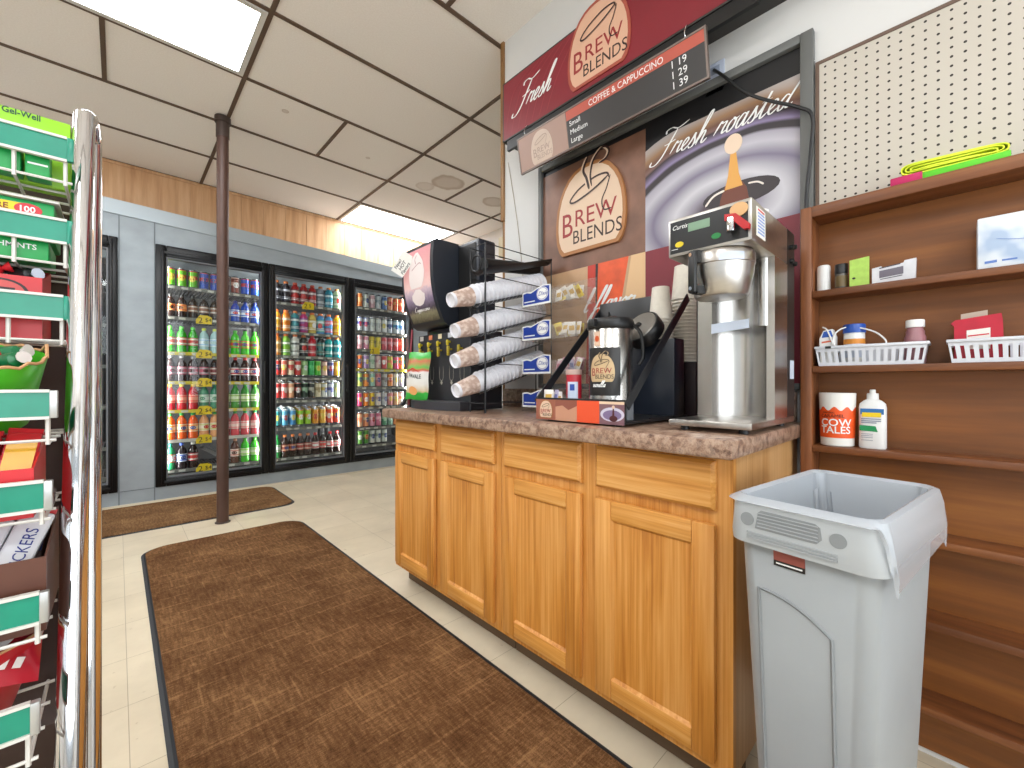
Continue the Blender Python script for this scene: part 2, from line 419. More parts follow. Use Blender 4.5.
# partition wall that carries the posters and the pegboard, white, with its wooden end
WX = 1.66
struct(MB().box(WX, WX+.14, -2.6, 1.83, 0, CEIL), 'wall_right', WALLW)
struct(MB().box(WX-.012, WX+.15, 1.83, 1.856, 2.0, CEIL).box(WX+.0, WX+.15, 1.831, 1.85, 0, 2.0), 'trim_2', TRIM_WOOD)
struct(MB().box(3.6, 3.7, -2.6, 5.8, 0, CEIL), 'wall_far_right', WALLW)
struct(MB().box(-3.1, -3, -2.6, .2, 0, .5).box(-3.1, -3, -2.6, .2, 2.7, CEIL).box(-3.1, -3, .2, 5.8, 0, CEIL).box(-3.1, -3, -2.6, -2.4, .5, 2.7), 'wall_left', WALLW)
struct(MB().box(-3, 3.6, -2.7, -2.6, 0, .5).box(-3, 3.6, -2.7, -2.6, 2.7, CEIL).box(-3, -2.6, -2.7, -2.6, .5, 2.7).box(1.4, 3.6, -2.7, -2.6, .5, 2.7), 'wall_back', WALLW)
fr_ = MB()
for x in (-2.6, -1.27, .06, 1.36): fr_.box(x, x+.05, -2.68, -2.62, .5, 2.7)
fr_.box(-2.6, 1.4, -2.68, -2.62, .5, .55).box(-2.6, 1.4, -2.68, -2.62, 2.65, 2.7)
fr_.mark(1).box(-2.55, 1.36, -2.655, -2.65, .55, 2.65)
struct(fr_, 'window_1', [SILVER, GLASS])  # unseen shop-front window, put in to let daylight into the room
fr_ = MB()
for y in (-2.4, -1.1, .15): fr_.box(-3.08, -3.02, y, y+.05, .5, 2.7)
fr_.box(-3.08, -3.02, -2.4, .2, .5, .55).box(-3.08, -3.02, -2.4, .2, 2.65, 2.7)
fr_.mark(1).box(-3.055, -3.05, -2.35, .15, .55, 2.65)
struct(fr_, 'window_2', [SILVER, GLASS])  # second unseen window, put in for light from the left

# walk-in cooler front: galvanised sheet around the doors
CY = 4.87; DB, DT = .125, 2.28
def fz(x, z): return z-.035*(x+.1)
w = MB()
w.box(-3, 3.6, CY, CY+.06, 0, DB)
w.box(-3, -.885, CY, CY+.06, DB, DT).box(.0, .24, CY, CY+.06, DB, DT).box(2.8, 3.6, CY, CY+.06, DB, DT)
w.add([(-3,CY,DT),(3.6,CY,DT),(3.6,CY,fz(3.6,2.6)),(-3,CY,fz(-3,2.6)),(-3,5.8,DT),(3.6,5.8,DT),(3.6,5.8,fz(3.6,2.6)),(-3,5.8,fz(-3,2.6))],
      [(0,1,2,3),(4,7,6,5),(0,4,5,1),(3,2,6,7),(0,3,7,4),(1,5,6,2)])
struct(w, 'wall_cooler_front', GALV)
s_ = MB()
def fband(x0, x1, za, zb, y0, y1): s_.add([(x0,y0,fz(x0,za)),(x1,y0,fz(x1,za)),(x1,y0,fz(x1,zb)),(x0,y0,fz(x0,zb)),(x0,y1,fz(x0,za)),(x1,y1,fz(x1,za)),(x1,y1,fz(x1,zb)),(x0,y1,fz(x0,zb))],
      [(0,1,2,3),(4,7,6,5),(0,4,5,1),(3,2,6,7),(0,3,7,4),(1,5,6,2)])
fband(-3, 3.6, 2.478, 2.49, CY-.012, CY); fband(-3, 3.6, 2.49, 2.6, CY-.006, CY)
struct(s_, 'trim_3', mat('galvanised_lip', '#aab4ba', .4, metal=.3))
s_ = MB()
for x in (.006, .236): s_.box(x-.004, x+.004, CY-.003, CY, 0, 2.47)
for x in (-3, .012): s_.box(x, x+.224 if x > 0 else -.9, CY-.003, CY, DB-.004, DB+.002)
struct(s_, 'trim_4', mat('seam_grey', '#6d757a', .5))
struct(MB().box(-3, 3.6, CY-.022, CY, 0, .012), 'baseboard_cooler', mat('pale_bead', '#cfc4ae', .5))
# wood plank band above the cooler
pl = MB(); xs = [-3.0]; random.seed(3)
while xs[-1] < 3.6: xs.append(xs[-1]+random.choice((.19,.22,.225,.2)))
xs = [-3] + [x for x in (-.60,-.37,-.15,.074,.292,.519,.73,.95,1.16,1.38,1.6,1.82,2.04,2.26,2.48,2.7,2.92,3.14,3.36)] + [3.6]
for a, b in zip(xs, xs[1:]): pl.box(a+.003, b-.003, YW, YW+.02, 2.3, CEIL)
pl.box(-3, 3.6, YW+.006, YW+.03, 2.3, CEIL)
struct(pl, 'wall_plank_band', PLANK)
struct(MB().box(-3, 3.6, YW-.012, YW, CEIL-.03, CEIL-.002), 'trim_5', PLANK)
# inside of the cooler
c_ = MB(); INT = mat('cooler_inside', '#1f1f21', .6)
c_.box(-1.0, 3.0, 5.75, 5.8, 0, DT).box(-1.05, -.95, CY+.06, 5.75, 0, DT).box(2.95, 3.05, CY+.06, 5.75, 0, DT).box(-1, 3, CY+.06, 5.75, 0, .1)
struct(c_, 'wall_cooler_inside', INT)

# ================================================================== COOLER DOORS
def cooler_door(x0, x1, gx0, gx1, label, handle):
    t = thing('cooler_door', ((x0+x1)/2, CY, DB), label, 'cooler door', 'glass cooler doors')
    gz0, gz1 = .20, 2.18
    f = MB(); ya, yb = CY-.02, CY+.05
    f.box(x0, gx0, ya, yb, DB, DT, .008).box(gx1, x1, ya, yb, DB, DT, .008).box(gx0, gx1, ya, yb, gz1, DT, .008).box(gx0, gx1, ya, yb, DB, gz0, .008)
    f.box(gx0-.035, gx0-.012, ya-.014, ya, DB+.02, DT-.03, .005).box(gx1+.008, gx1+.026, ya-.014, ya, DB+.02, DT-.03, .005)
    f.box(gx0-.02, gx1+.02, ya-.012, ya, gz1+.02, gz1+.05, .005).box(gx0-.02, gx1+.02, ya-.012, ya, gz0-.055, gz0-.02, .005)
    f.build('frame', FRAMEBLK, t)
    k = MB(); r = .012
    k.box(gx0, gx0+r, ya+.01, yb, gz0, gz1).box(gx1-r, gx1, ya+.01, yb, gz0, gz1).box(gx0+r, gx1-r, ya+.01, yb, gz1-r, gz1).box(gx0+r, gx1-r, ya+.01, yb, gz0, gz0+r)
    k.build('gasket', mat('grey_gasket', '#6a6d72', .5), t)
    MB().box(gx0+r, gx1-r, CY+.012, CY+.018, gz0+r, gz1-r).build('glass_pane', GLASS, t)
    h = MB(); hx = gx1+.016 if handle > 0 else gx0-.022
    h.box(hx-.008, hx+.008, ya-.05, ya-.036, .95, 1.27, .005).box(hx-.007, hx+.007, ya-.04, ya-.01, .96, .985).box(hx-.007, hx+.007, ya-.04, ya-.01, 1.235, 1.26)
    h.build('handle', BLACK, t)
    return t
cooler_door(.24, 1.128, .315, 1.066, 'black framed glass cooler door behind the brown pole', 1)
cooler_door(1.132, 1.958, 1.19, 1.908, 'middle black framed glass cooler door of the three full of drinks', 1)
cooler_door(1.962, 2.80, 2.03, 2.745, 'black framed glass cooler door full of slim cans, nearest the counter', 1)
cooler_door(-.885, -.002, -.81, -.06, 'dark glass cooler door half hidden behind the candy rack', 1)

# shelves inside each bay; FY is the front edge
FY = 4.965
WIRE = mat('shelf_wire', '#4a4a4c', .45, metal=.5)
TAGW = mat('price_strip', '#c9c7bd', .5); TAGY = mat('yellow_strip', '#d8c63c', .5)
bays = {
 'A': (.30, 1.09, [1.945, 1.662, 1.335, 1.062, .796, .522, .245]),
 'B': (1.16, 1.93, [1.915, 1.605, 1.345, 1.11, .862, .565, .245]),
 'C': (2.0, 2.78, [1.972, 1.68, 1.458, 1.222, 1.0, .758, .508, .29]),
 'D': (-.85, -.03, [1.9, 1.55, 1.2, .85, .5, .245])}
slope = {('B', 3): .2, ('B', 4): .2, ('B', 5): .2, ('C', 7): .1}
PRICE = {'A': {1: .60, 2: .60, 3: .60, 4: .60, 5: .60, 6: .60}, 'B': {0: 1.54}, 'C': {2: 2.32}}
names = {'A': 'wire shelf rack of soda bottles behind the pole-side cooler door', 'B': 'wire shelf rack of drinks behind the middle cooler door', 'C': 'wire shelf rack of slim cans behind the cooler door nearest the counter', 'D': 'empty wire shelf rack in the dark cooler bay behind the candy rack'}
for b, (x0, x1, zs) in bays.items():
    t = thing('cooler_shelf_rack', ((x0+x1)/2, 5.25, .1), names[b], 'shelf rack', 'cooler shelf racks')
    for px_ in (x0, x1):
        for py_ in (5.62,): MB().box(px_-.01, px_+.01, py_-.01, py_+.01, .1, 2.2).build('post', WIRE, t)
    for k, z in enumerate(zs):
        sl = slope.get((b, k), .0); s_ = MB(); dep = .5
        def zz(y): return z+(y-FY)*sl
        def slab(xa, xb, ya, yb, h0, h1):
            s_.add([(xa,ya,zz(ya)-h0),(xb,ya,zz(ya)-h0),(xb,yb,zz(yb)-h0),(xa,yb,zz(yb)-h0),(xa,ya,zz(ya)-h1),(xb,ya,zz(ya)-h1),(xb,yb,zz(yb)-h1),(xa,yb,zz(yb)-h1)],
                   [(0,1,2,3),(7,6,5,4),(0,4,5,1),(1,5,6,2),(2,6,7,3),(3,7,4,0)])
        slab(x0, x1, FY, FY+.015, 0, .012); slab(x0, x1, FY+dep-.015, FY+dep, 0, .012)
        nw = 26
        for i in range(nw+1):
            x = x0+(x1-x0)*i/nw; slab(x-.004, x+.004, FY, FY+dep, 0, .006)
        sh = s_.build('shelf', WIRE, t)
        strip = MB().box(x0, x1, FY-.008, FY-.001, z-.026, z+.004); strip.mark(1)
        random.seed(k*7+ord(b))
        x = x0+.03
        while x < x1-.08:
            if b != 'D': strip.box(x, x+.05, FY-.0095, FY-.008, z-.022, z-.002)
            x += random.choice((.08,.1,.13))
        st_col = {('A',2): TAGY, ('A',3): TAGY, ('A',4): TAGY, ('A',5): TAGW, ('C',3): TAGY}.get((b, k), mat('grey_strip', '#77766f', .5))
        strip.build('price_strip', [st_col, TAGW], sh)
        if k in PRICE.get(b, {}):
            x = PRICE[b][k]; fr = faceY(x, FY-.012, z-.012); pc = MB()
            W2 = .062
            pc.prism(fr, [(-W2,-.035),(W2,-.035),(W2,.03),(.03,.047),(-.03,.047),(-W2,.0)], 0, .003)
            pc.mark(1).text(fr, '2', .075, -.045, -.026, .0033); 
            if b != 'C': pc.text(fr, '$4' if b == 'A' else '5', .05, .008, -.012, .0033)
            pc.build('price_card', [YELLOW, TXTK], sh)

# ------------------------------------------------------------------ drinks
CAPC = {}
def cmat(h, rough=.28): return mat('drink_'+h, h, rough, spec=.6)
BOT = [(.028,0),(.034,.006),(.035,.028),(.0325,.052),(.035,.075),(.035,.132),(.0335,.150),(.0275,.170),(.0165,.187),(.0138,.193),(.0138,.205)]
JUG = [(.032,0),(.037,.006),(.037,.05),(.034,.06),(.037,.07),(.037,.14),(.033,.165),(.019,.182),(.019,.192)]
def scale_prof(p, r, h): return [(a*r, b*h) for a, b in p]
def make_bottle(name, liquid, label, cap, accent, h=.205, r=1., prof=BOT, lab=(.30,.62)):
    s = h/prof[-1][1]; P = scale_prof(prof, r, s); SEG = 14
    body = MB().lathe(P, seg=SEG).build(name, cmat(liquid, .18))
    def rad(z):
        for (r0, z0), (r1, z1) in zip(P, P[1:]):
            if z0 <= z <= z1: return r0+(r1-r0)*(z-z0)/(z1-z0)
        return P[-1][0]
    z0, z1 = lab[0]*h, lab[1]*h; l = MB(); zs = [z0, z0+.12*(z1-z0), z0+.3*(z1-z0), z0+.72*(z1-z0), z0+.88*(z1-z0), z1]
    for i in range(5):
        l.mark(1 if i in (0, 2, 4) else 0)
        l.lathe([(rad(zs[i])+.0012, zs[i]), (rad(zs[i+1])+.0012, zs[i+1])], seg=SEG, cap0=False, cap1=False)
    # printed badge on the front of the label
    l.mark(2)
    rr = rad((z0+z1)/2)+.0022; zc = (z0+z1)/2; hb = (z1-z0)*.22
    vs = [(0, 0)] + [(math.cos(q*PI/6)*.6, math.sin(q*PI/6)*hb) for q in range(12)]
    l.add([(math.sin(a)*rr, -math.cos(a)*rr, zc+b) for a, b in vs], [(0, 1+i, 1+(i+1) % 12) for i in range(12)])
    lo = l.build('label', [cmat(label), cmat(accent), cmat(random.choice((liquid, 'f2f2ee', 'c8342c', '2c4a90', accent)))]); lo.parent = body
    rc = P[-1][0]+.002
    co = MB().lathe([(rc, h-.008), (rc, h+.012), (rc*.85, h+.016)], seg=12).build('cap', cmat(cap)); co.parent = body
    return body
def make_can(name, base, accent, h=.157, r=.033, mark_='f0f0ee'):
    c = MB(); SEG = 16
    c.mark(2).lathe([(r*.78,0),(r*.8,.004),(r*.97,.014)], seg=SEG, cap1=False)
    z = [.014, .03, .075/.157*h, .105/.157*h, h-.022, h-.014]
    for i, m in enumerate((0, 0, 1, 0, 1)): c.mark(m).lathe([(r if i or 1 else r, z[i]), (r, z[i+1])], seg=SEG, cap0=False, cap1=False)
    c.mark(2).lathe([(r,h-.014),(r*.83,h-.003),(r*.84,h),(r*.78,h-.0005),(r*.76,h-.005)], seg=SEG, cap0=False)
    c.mark(3)
    zc = .50*h; hb = h*.16; vs = [(0,0)]+[(math.cos(q*PI/6)*.7, math.sin(q*PI/6)*hb) for q in range(12)]
    c.add([(math.sin(a)*(r+.001), -math.cos(a)*(r+.001), zc+b) for a, b in vs], [(0,1+i,1+(i+1)%12) for i in range(12)])
    return c.build(name, [cmat(base), cmat(accent), mat('can_aluminium', '#c4c6c8', .25, metal=.9), cmat(random.choice((mark_, accent, 'c23a34', '3a4c8c', 'e0c850', accent)))])
PROTO = {}
def proto(key, desc):
    if key in PROTO: return PROTO[key]
    kind, a = desc[0], desc[1]
    o = make_can(*a) if kind == 'can' else make_bottle(*a[0], **a[1])
    COL.objects.unlink(o)
    for c in o.children: COL.objects.unlink(c)
    PROTO[key] = o; return o
def can(base, acc, h=.178, r=.036, mk='f0f0ee'): return ('can', ('drink_can', base, acc, h, r, mk))
def slim(base, acc, mk='f0f0ee', h=.186, r=.0325): return can(base, acc, h, r, mk)
def bot(liq, lab, cap, acc='f2f2ee', h=.228, r=1.12, nm='soda_bottle', **k): return ('bottle', ((nm, liq, lab, cap, acc), dict(h=h, r=r, **k)))
def jug(liq, lab, cap, acc='f2f2ee', h=.222, **k): return ('bottle', (('sports_bottle', liq, lab, cap, acc), dict(h=h, r=1.14, prof=JUG, lab=(.12,.74), **k)))
ROWS = {
 ('A',0): [('lime green soda can',can('62b81c','c63a2a'))]*3+[('blue and red soda can',can('3a57b5','cc4a48',mk='d84a44'))]*2+[('red-brown soda can',can('8a4438','d8b0a0'))]*2+[('bright blue soda can',can('1f50b8','cc3038'))]*2,
 ('A',1): [('dark cola bottle with orange label',bot('2a1712','e06a2c','1c1c1c','f0a060',.200))]*2+[('dark bottle with white label',bot('33261f','d8d4cc','2b2b2b','8a5a40',.200))]*3+[('pale blue bottle',bot('7c9cd0','b8c8e6','2a48a0','e8ecf4',.200))]*1+[('deep blue bottle',bot('2448a8','4a7ad0','1c2c78','e8ecf4',.200))]*3,
 ('A',2): [('green soda bottle with red label',bot('2f9e1c','d8e0c8','4cc228','c04034'))]*3+[('clear blue-labelled bottle',bot('a8cdd0','9cc8e8','c9d84a','e8f0f2'))]*2+[('bright green soda bottle',bot('39b41a','5cc832','35a81c','d84838'))]*4,
 ('A',3): [('cola bottle with pink and grey label',bot('30201f','b8b0b4','9a9a9e','c86078'))]*4+[('cola bottle with cream label',bot('2a1a18','d8d0c4','c8c8c8','7a2a2a'))]*2+[('cola bottle with red cap and label',bot('2a1210','c8323a','d02c30','f0e4e0'))]*3,
 ('A',4): [('red fruit soda bottle with yellow cap',bot('c0202c','e8584c','e8cc2c','f4a088'))]*3+[('teal green bottle',bot('3c8a6c','a8d0b8','1c7a5c','e0ece4'))]*2+[('dark green soda bottle',bot('3c8a34','8cb84c','2c8a3c','d8e4c0'))]*4,
 ('A',5): [('orange soda bottle with green cap',bot('e05a1c','f08a3c','2c9a48','f8d8b0'))]*3+[('pale peach soda bottle with green cap',bot('e8a878','d8d890','3ca858','f0e8d0'))]*2+[('pink-red soda bottle with green cap',bot('c84a54','e88a88','2c9a4c','f0d0c8'))]*4,
 ('A',6): [('green lemon soda bottle',bot('2c8a58','b8d8b8','2c9a88','d84a44'))]+[('dark soda bottle with blue label',bot('2a2228','5a78d0','4868c8','d8e0f4'))]+[('cola bottle with white label',bot('241614','e0dcd4','e4e4e0','b03038'))]+[None]*3+[('brown soda bottle with pink label',bot('5a342a','d88c7c','c88a6a','f0d8cc'))]+[('lime green soda bottle',bot('3cb428','8cd84c','3cae2c','e0ecc8'))]*2,
 ('B',0): [('black and white bottle',jug('3a3438','e0e0e8','d87838','2a2838'))]*2+[('dark red topped white bottle',jug('b83434','e4d8d4','d8583c','7a2430'))]*3+[('grey and white bottle',jug('9aa0a8','d8dce0','d87838','6a7480'))]+[('teal bottle',jug('3a98b0','d0e4e8','d88040','2a7890'))]+[('pale green bottle',jug('c8d8b0','e4ead8','e09050','8ab088'))],
 ('B',1): [('yellow-orange sports drink',jug('e8b03c','f0e0b0','e87830','e88a2c')),('orange sports drink',jug('e8842c','f4e4d0','e87830','f0a050')),('teal and white sports drink',jug('4c98a0','e8ecec','e87830','2c6c80')),('magenta sports drink',jug('b83c78','ecdce4','e87830','8a4a90')),('yellow and white sports drink',jug('d8c060','ece8d4','e87830','c8a83c')),('blue and white sports drink',jug('4c90c8','e4ecf0','e87830','70b8a8')),('blue and pink sports drink',jug('5c98c8','e8a8b4','e87830','d85c78')),('golden sports drink',jug('e8b41c','f4d868','e87830','e88c2c'))],
 ('B',2): [('orange capped cream bottle',jug('e88c3c','ece4cc','e87830','e0a860')),('lime topped white bottle',jug('8cc048','e8ece0','e87830','6ca84c')),('white and grey bottle',jug('d8d8d0','5a5a56','e87830','e8e8e4')),('black and white sports bottle',jug('3a3c38','c8c8c0','e87830','24242a')),('red topped white bottle',jug('cc2430','e8d8d4','c83030','c02c38')),('black bottle with pale label',jug('2c2e2e','88907c','2c2c2c','3c7c78')),('teal and white bottle',jug('1ca0a0','d8e8e4','e87830','148080')),('turquoise bottle',jug('1c98a4','e0ece8','e87830','1c8088'))],
 ('B',3): [('red can in slanted row',slim('d84038','f0d8cc')),('coral can in slanted row',slim('e06a58','f4e4d0')),('cream can in slanted row',slim('e4d4b4','c84a3c')),('red and white can in slanted row',slim('c83c38','e8e0d8')),('pale green can in slanted row',slim('a8cc90','6a9c5c')),('green can in slanted row',slim('28a050','58c878')),('bright green can in slanted row',slim('48b42c','90d858')),('peach can in slanted row',slim('d8b4a4','b86c70')),('navy and white can in slanted row',slim('48487c','e4e0ec')),('orange can in slanted row',slim('e8a028','f0c060'))],
 ('B',4): [('red can in slanted row',slim('d43c3c','f0c4bc')),('pink-red can in slanted row',slim('dc5450','f0e0d8')),('peach can in slanted row',slim('e0a078','f0dcc4')),('black and red can in slanted row',slim('3c2824','d86058')),('black and green can in slanted row',slim('2c3c30','a0c0a0')),('black can in slanted row',slim('30302c','b8b8a8')),('cream can in slanted row',slim('d4c8a8','9c8a60')),('white can in slanted row',slim('d8d8d0','c8b048')),('white and blue can in slanted row',slim('d0d4dc','585c98')),('pale green can in slanted row',slim('c0d0a8','e0d890'))],
 ('B',5): [('teal can in slanted row',slim('3c9ca0','b8dcd8')),('sky blue can in slanted row',slim('58a8cc','c0e0ec')),('blue can in slanted row',slim('4890c4','b8d4e4')),('lime and orange can in slanted row',slim('90c834','e88c3c')),('lime green can in slanted row',slim('9ccc3c','e0a040')),('orange can in slanted row',slim('e89c34','f0c070')),('golden can in slanted row',slim('e8b040','f0cc80')),('red and orange can in slanted row',slim('d84830','e8a840')),('red and yellow can in slanted row',slim('d8402c','e8b83c'))],
 ('B',6): [('green soda bottle',bot('2c9848','a0d0a0','2c9a4c'))]+[('cola bottle with orange cap',bot('2c1a14','d8a888','e0782c','8a3828'))]*2+[('dark cola bottle with pale label',bot('281816','d8c8b8','c87848','a03c34'))]*2+[('cola bottle with red label',bot('2a1312','d02c34','d02c30','f0e0dc'))]*1+[('dark cola bottle with grey label',bot('26201e','a8b0a8','8a8a86','c04040'))]+[('cola bottle with red and white label',bot('2a1312','d8404a','d02c30','f4ece8'))]*2,
 ('C',0): [('yellow slim can',slim('e8c83c','e89040')),('orange slim can',slim('e87c30','f0b070')),('white slim can',slim('d0d4cc','a0a8a0')),('pink and grey slim can',slim('c89ca4','e0ccd0')),('silver slim can',slim('c4ccd0','98a4ac')),('blue slim can',slim('5878b0','a8b8d0')),('peach slim can',slim('e0a078','e0584c')),('red-orange slim can',slim('e06838','e8b060')),('coral slim can',slim('d86048','e8a880'))],
 ('C',1): [('white slim can with blue base',slim('d8dce4','3c50b0','c84858'))]*3+[('silver slim can',slim('d0d4d0','b0b8b8'))]*2+[('white slim can',slim('dcdcd8','a8b0a8'))]+[('white and navy slim can',slim('c8d0dc','384878'))]+[('white and sky blue slim can',slim('d4dce0','4c9cc0'))]*2,
 ('C',2): [('olive and black slim can',slim('b0a84c','3c3c34')),('pink slim can',slim('d0949c','e8ccd0')),('rose slim can',slim('d088a0','ecd8d8'))]+[('yellow slim can',slim('e0cc38','a89c30'))]*2+[('red and pink slim can',slim('c84c58','d89098'))]*2+[('red slim can',slim('c83c40','e0a0a0')),('red and orange slim can',slim('d84c38','e8a860'))],
 ('C',3): [('lime slim can',slim('b8cc68','e0dcb0')),('orange slim can',slim('e87838','e8b880')),('purple slim can',slim('9878a8','d4c4d8')),('white and green slim can',slim('c8d4c0','98b898')),('pale pink slim can',slim('dcc0b8','c89098')),('red slim can',slim('cc4c50','e89c90')),('yellow-green slim can',slim('c8c83c','e87c58')),('pink slim can',slim('d84878','58a870')),('orange and teal slim can',slim('e89034','48a898'))],
 ('C',4): [('teal slim can',slim('3c8ca0','a8d0d0')),('yellow-green slim can',slim('c0c860','88b070')),('orange slim can',slim('e88a40','a8c088')),('mint slim can',slim('90b8ac','d8e4dc')),('pink slim can',slim('d07880','e8b8b0')),('grey slim can',slim('a8a8a4','706c6c')),('orange and white slim can',slim('e08c40','ece0d0')),('white slim can',slim('dcd8cc','b0b8b0')),('lilac slim can',slim('b8a8c0','dcd4dc'))],
 ('C',5): [('orange slim can',slim('e88a24','e8b050')),('magenta slim can',slim('d83c78','e888a8')),('amber slim can',slim('e8842c','d85838')),('yellow slim can',slim('e8c834','e8a03c')),('white slim can',slim('dcd4cc','c8a8a0')),('silver slim can',slim('c4c4c8','a0a0a8')),('pink slim can',slim('d88888','e8c0b8')),('peach slim can',slim('e8b088','ecdcc8')),('white and red slim can',slim('d8d4d0','c06860'))],
 ('C',6): [('pink slim can',slim('d87c8c','e8b4b8')),('peach slim can',slim('e8b890','e88058')),('orange and cream slim can',slim('e89468','ecd8b8')),('rose slim can',slim('d88ca0','e8c8cc')),('deep pink slim can',slim('d06c88','e8b0bc')),('green slim can',slim('4c8c68','a8c8b0')),('mint slim can',slim('88b098','d0e0d4')),('orange slim can',slim('e88848','e8b888')),('tan slim can',slim('d0b498','b88868'))],
 ('C',7): [('navy and white slim can',slim('404c70','c8d0dc')),('green slim can',slim('5ca034','a8d068')),('dark green slim can',slim('407c30','a0c060'))]+[('white and grey slim can',slim('d0d4cc','8c988c'))]*3,
}
DOORN = {'A': 'pole-side cooler door', 'B': 'middle cooler door', 'C': 'cooler door nearest counter'}
def ordinal_shelf(b, k):
    n = len(bays[b][2])
    return 'top' if k == 0 else ('bottom' if k == n-1 else ORD[k])
def put(key, desc, loc, label, cat, group):
    o = copy_tree(proto(key, desc)); o.location = loc
    for p_ in ('label',): pass
    return props(o, label, cat, group)
random.seed(11)
for (b, k), row in ROWS.items():
    x0, x1, zs = bays[b]; sl = slope.get((b, k), 0.)
    n = len(row)
    xa, xb = {'A': (.352, 1.035), 'B': (1.24, 1.875), 'C': (2.07, 2.71)}[b]
    step = (xb-xa)/((9 if b == 'A' else max(n, 8) if b == 'B' else 9)-1)
    deep = 3 if (b, k) in (('B',3), ('B',4), ('B',5)) else 1
    cnt = 0
    for i, it in enumerate(row):
        if it is None: continue
        cnt += 1
        ds, spec = it; iscan = spec[0] == 'can'
        for d in range(deep):
            y = FY+.048+d*.07 + random.uniform(-.004, .004)*(deep == 1); x = xa+i*step
            z = zs[k]+(y-FY)*sl + (.034*abs(sl) if sl else 0)
            txt = f"{ds}, {ORD[cnt-1]} from left on {ordinal_shelf(b,k)} shelf, {DOORN[b]}"
            if d: txt = f"{ds} {'one' if d == 1 else 'two'} back, {ORD[cnt-1]} along {ordinal_shelf(b,k)} shelf, {DOORN[b]}".replace(' in slanted row', '')
            elif deep > 1: txt = f"{ds} front, {ORD[cnt-1]} from left on {ordinal_shelf(b,k)} shelf, {DOORN[b]}".replace('in slanted row front', 'at front')
            o = put(str(spec), spec, (x, y, z), txt, 'can' if iscan else 'bottle', f"{'cans' if iscan else 'bottles'} on the {ordinal_shelf(b,k)} shelf behind the {DOORN[b]}")
            o.rotation_euler.z = random.uniform(-.5, .5)
# bare grey chute lying in the gap on the lowest shelf
cz = bays['A'][2][6]
ch = MB().box(.60, .80, FY+.05, FY+.09, cz+.001, cz+.012)
ch.prism(faceY(.58, FY+.06, cz), [(0,.17),(.03,.19),(.24,.03),(.22,.012)], -.05, -.001)
place(ch, 'can_chute', mat('grey_chute', '#6a6a6c', .5), (.7, FY+.07, cz+.001), 'grey slanted plastic chute in the gap on the lowest soda shelf', 'chute')

# ================================================================== POLE AND MATS
P_ = thing('support_pole', (.574, 3.79, 0), 'rusty brown steel pole standing between floor and ceiling', 'pole')
MB().lathe([(.0385,.004),(.0385,1.02),(.0395,1.02),(.0395,1.024),(.0385,1.024),(.0385,CEIL-.16)], (.574,3.79,0), seg=28).build('shaft', mat('rusty_brown_paint', '#4e352b', .5, metal=.1, var=.22, vscale=14, stretch=(1,1,.25), bump=.15), P_)
MB().lathe([(.043,CEIL-.16),(.043,CEIL-.05),(.052,CEIL-.05),(.052,CEIL-.009)], (.574,3.79,0), seg=28).build('collar', mat('dark_brown_steel', '#42332c', .5), P_)
MB().lathe([(.05,0.0005),(.05,.006),(.04,.012)], (.574,3.79,0), seg=28).build('base_flange', mat('dark_brown_steel', '#42332c', .5), P_)

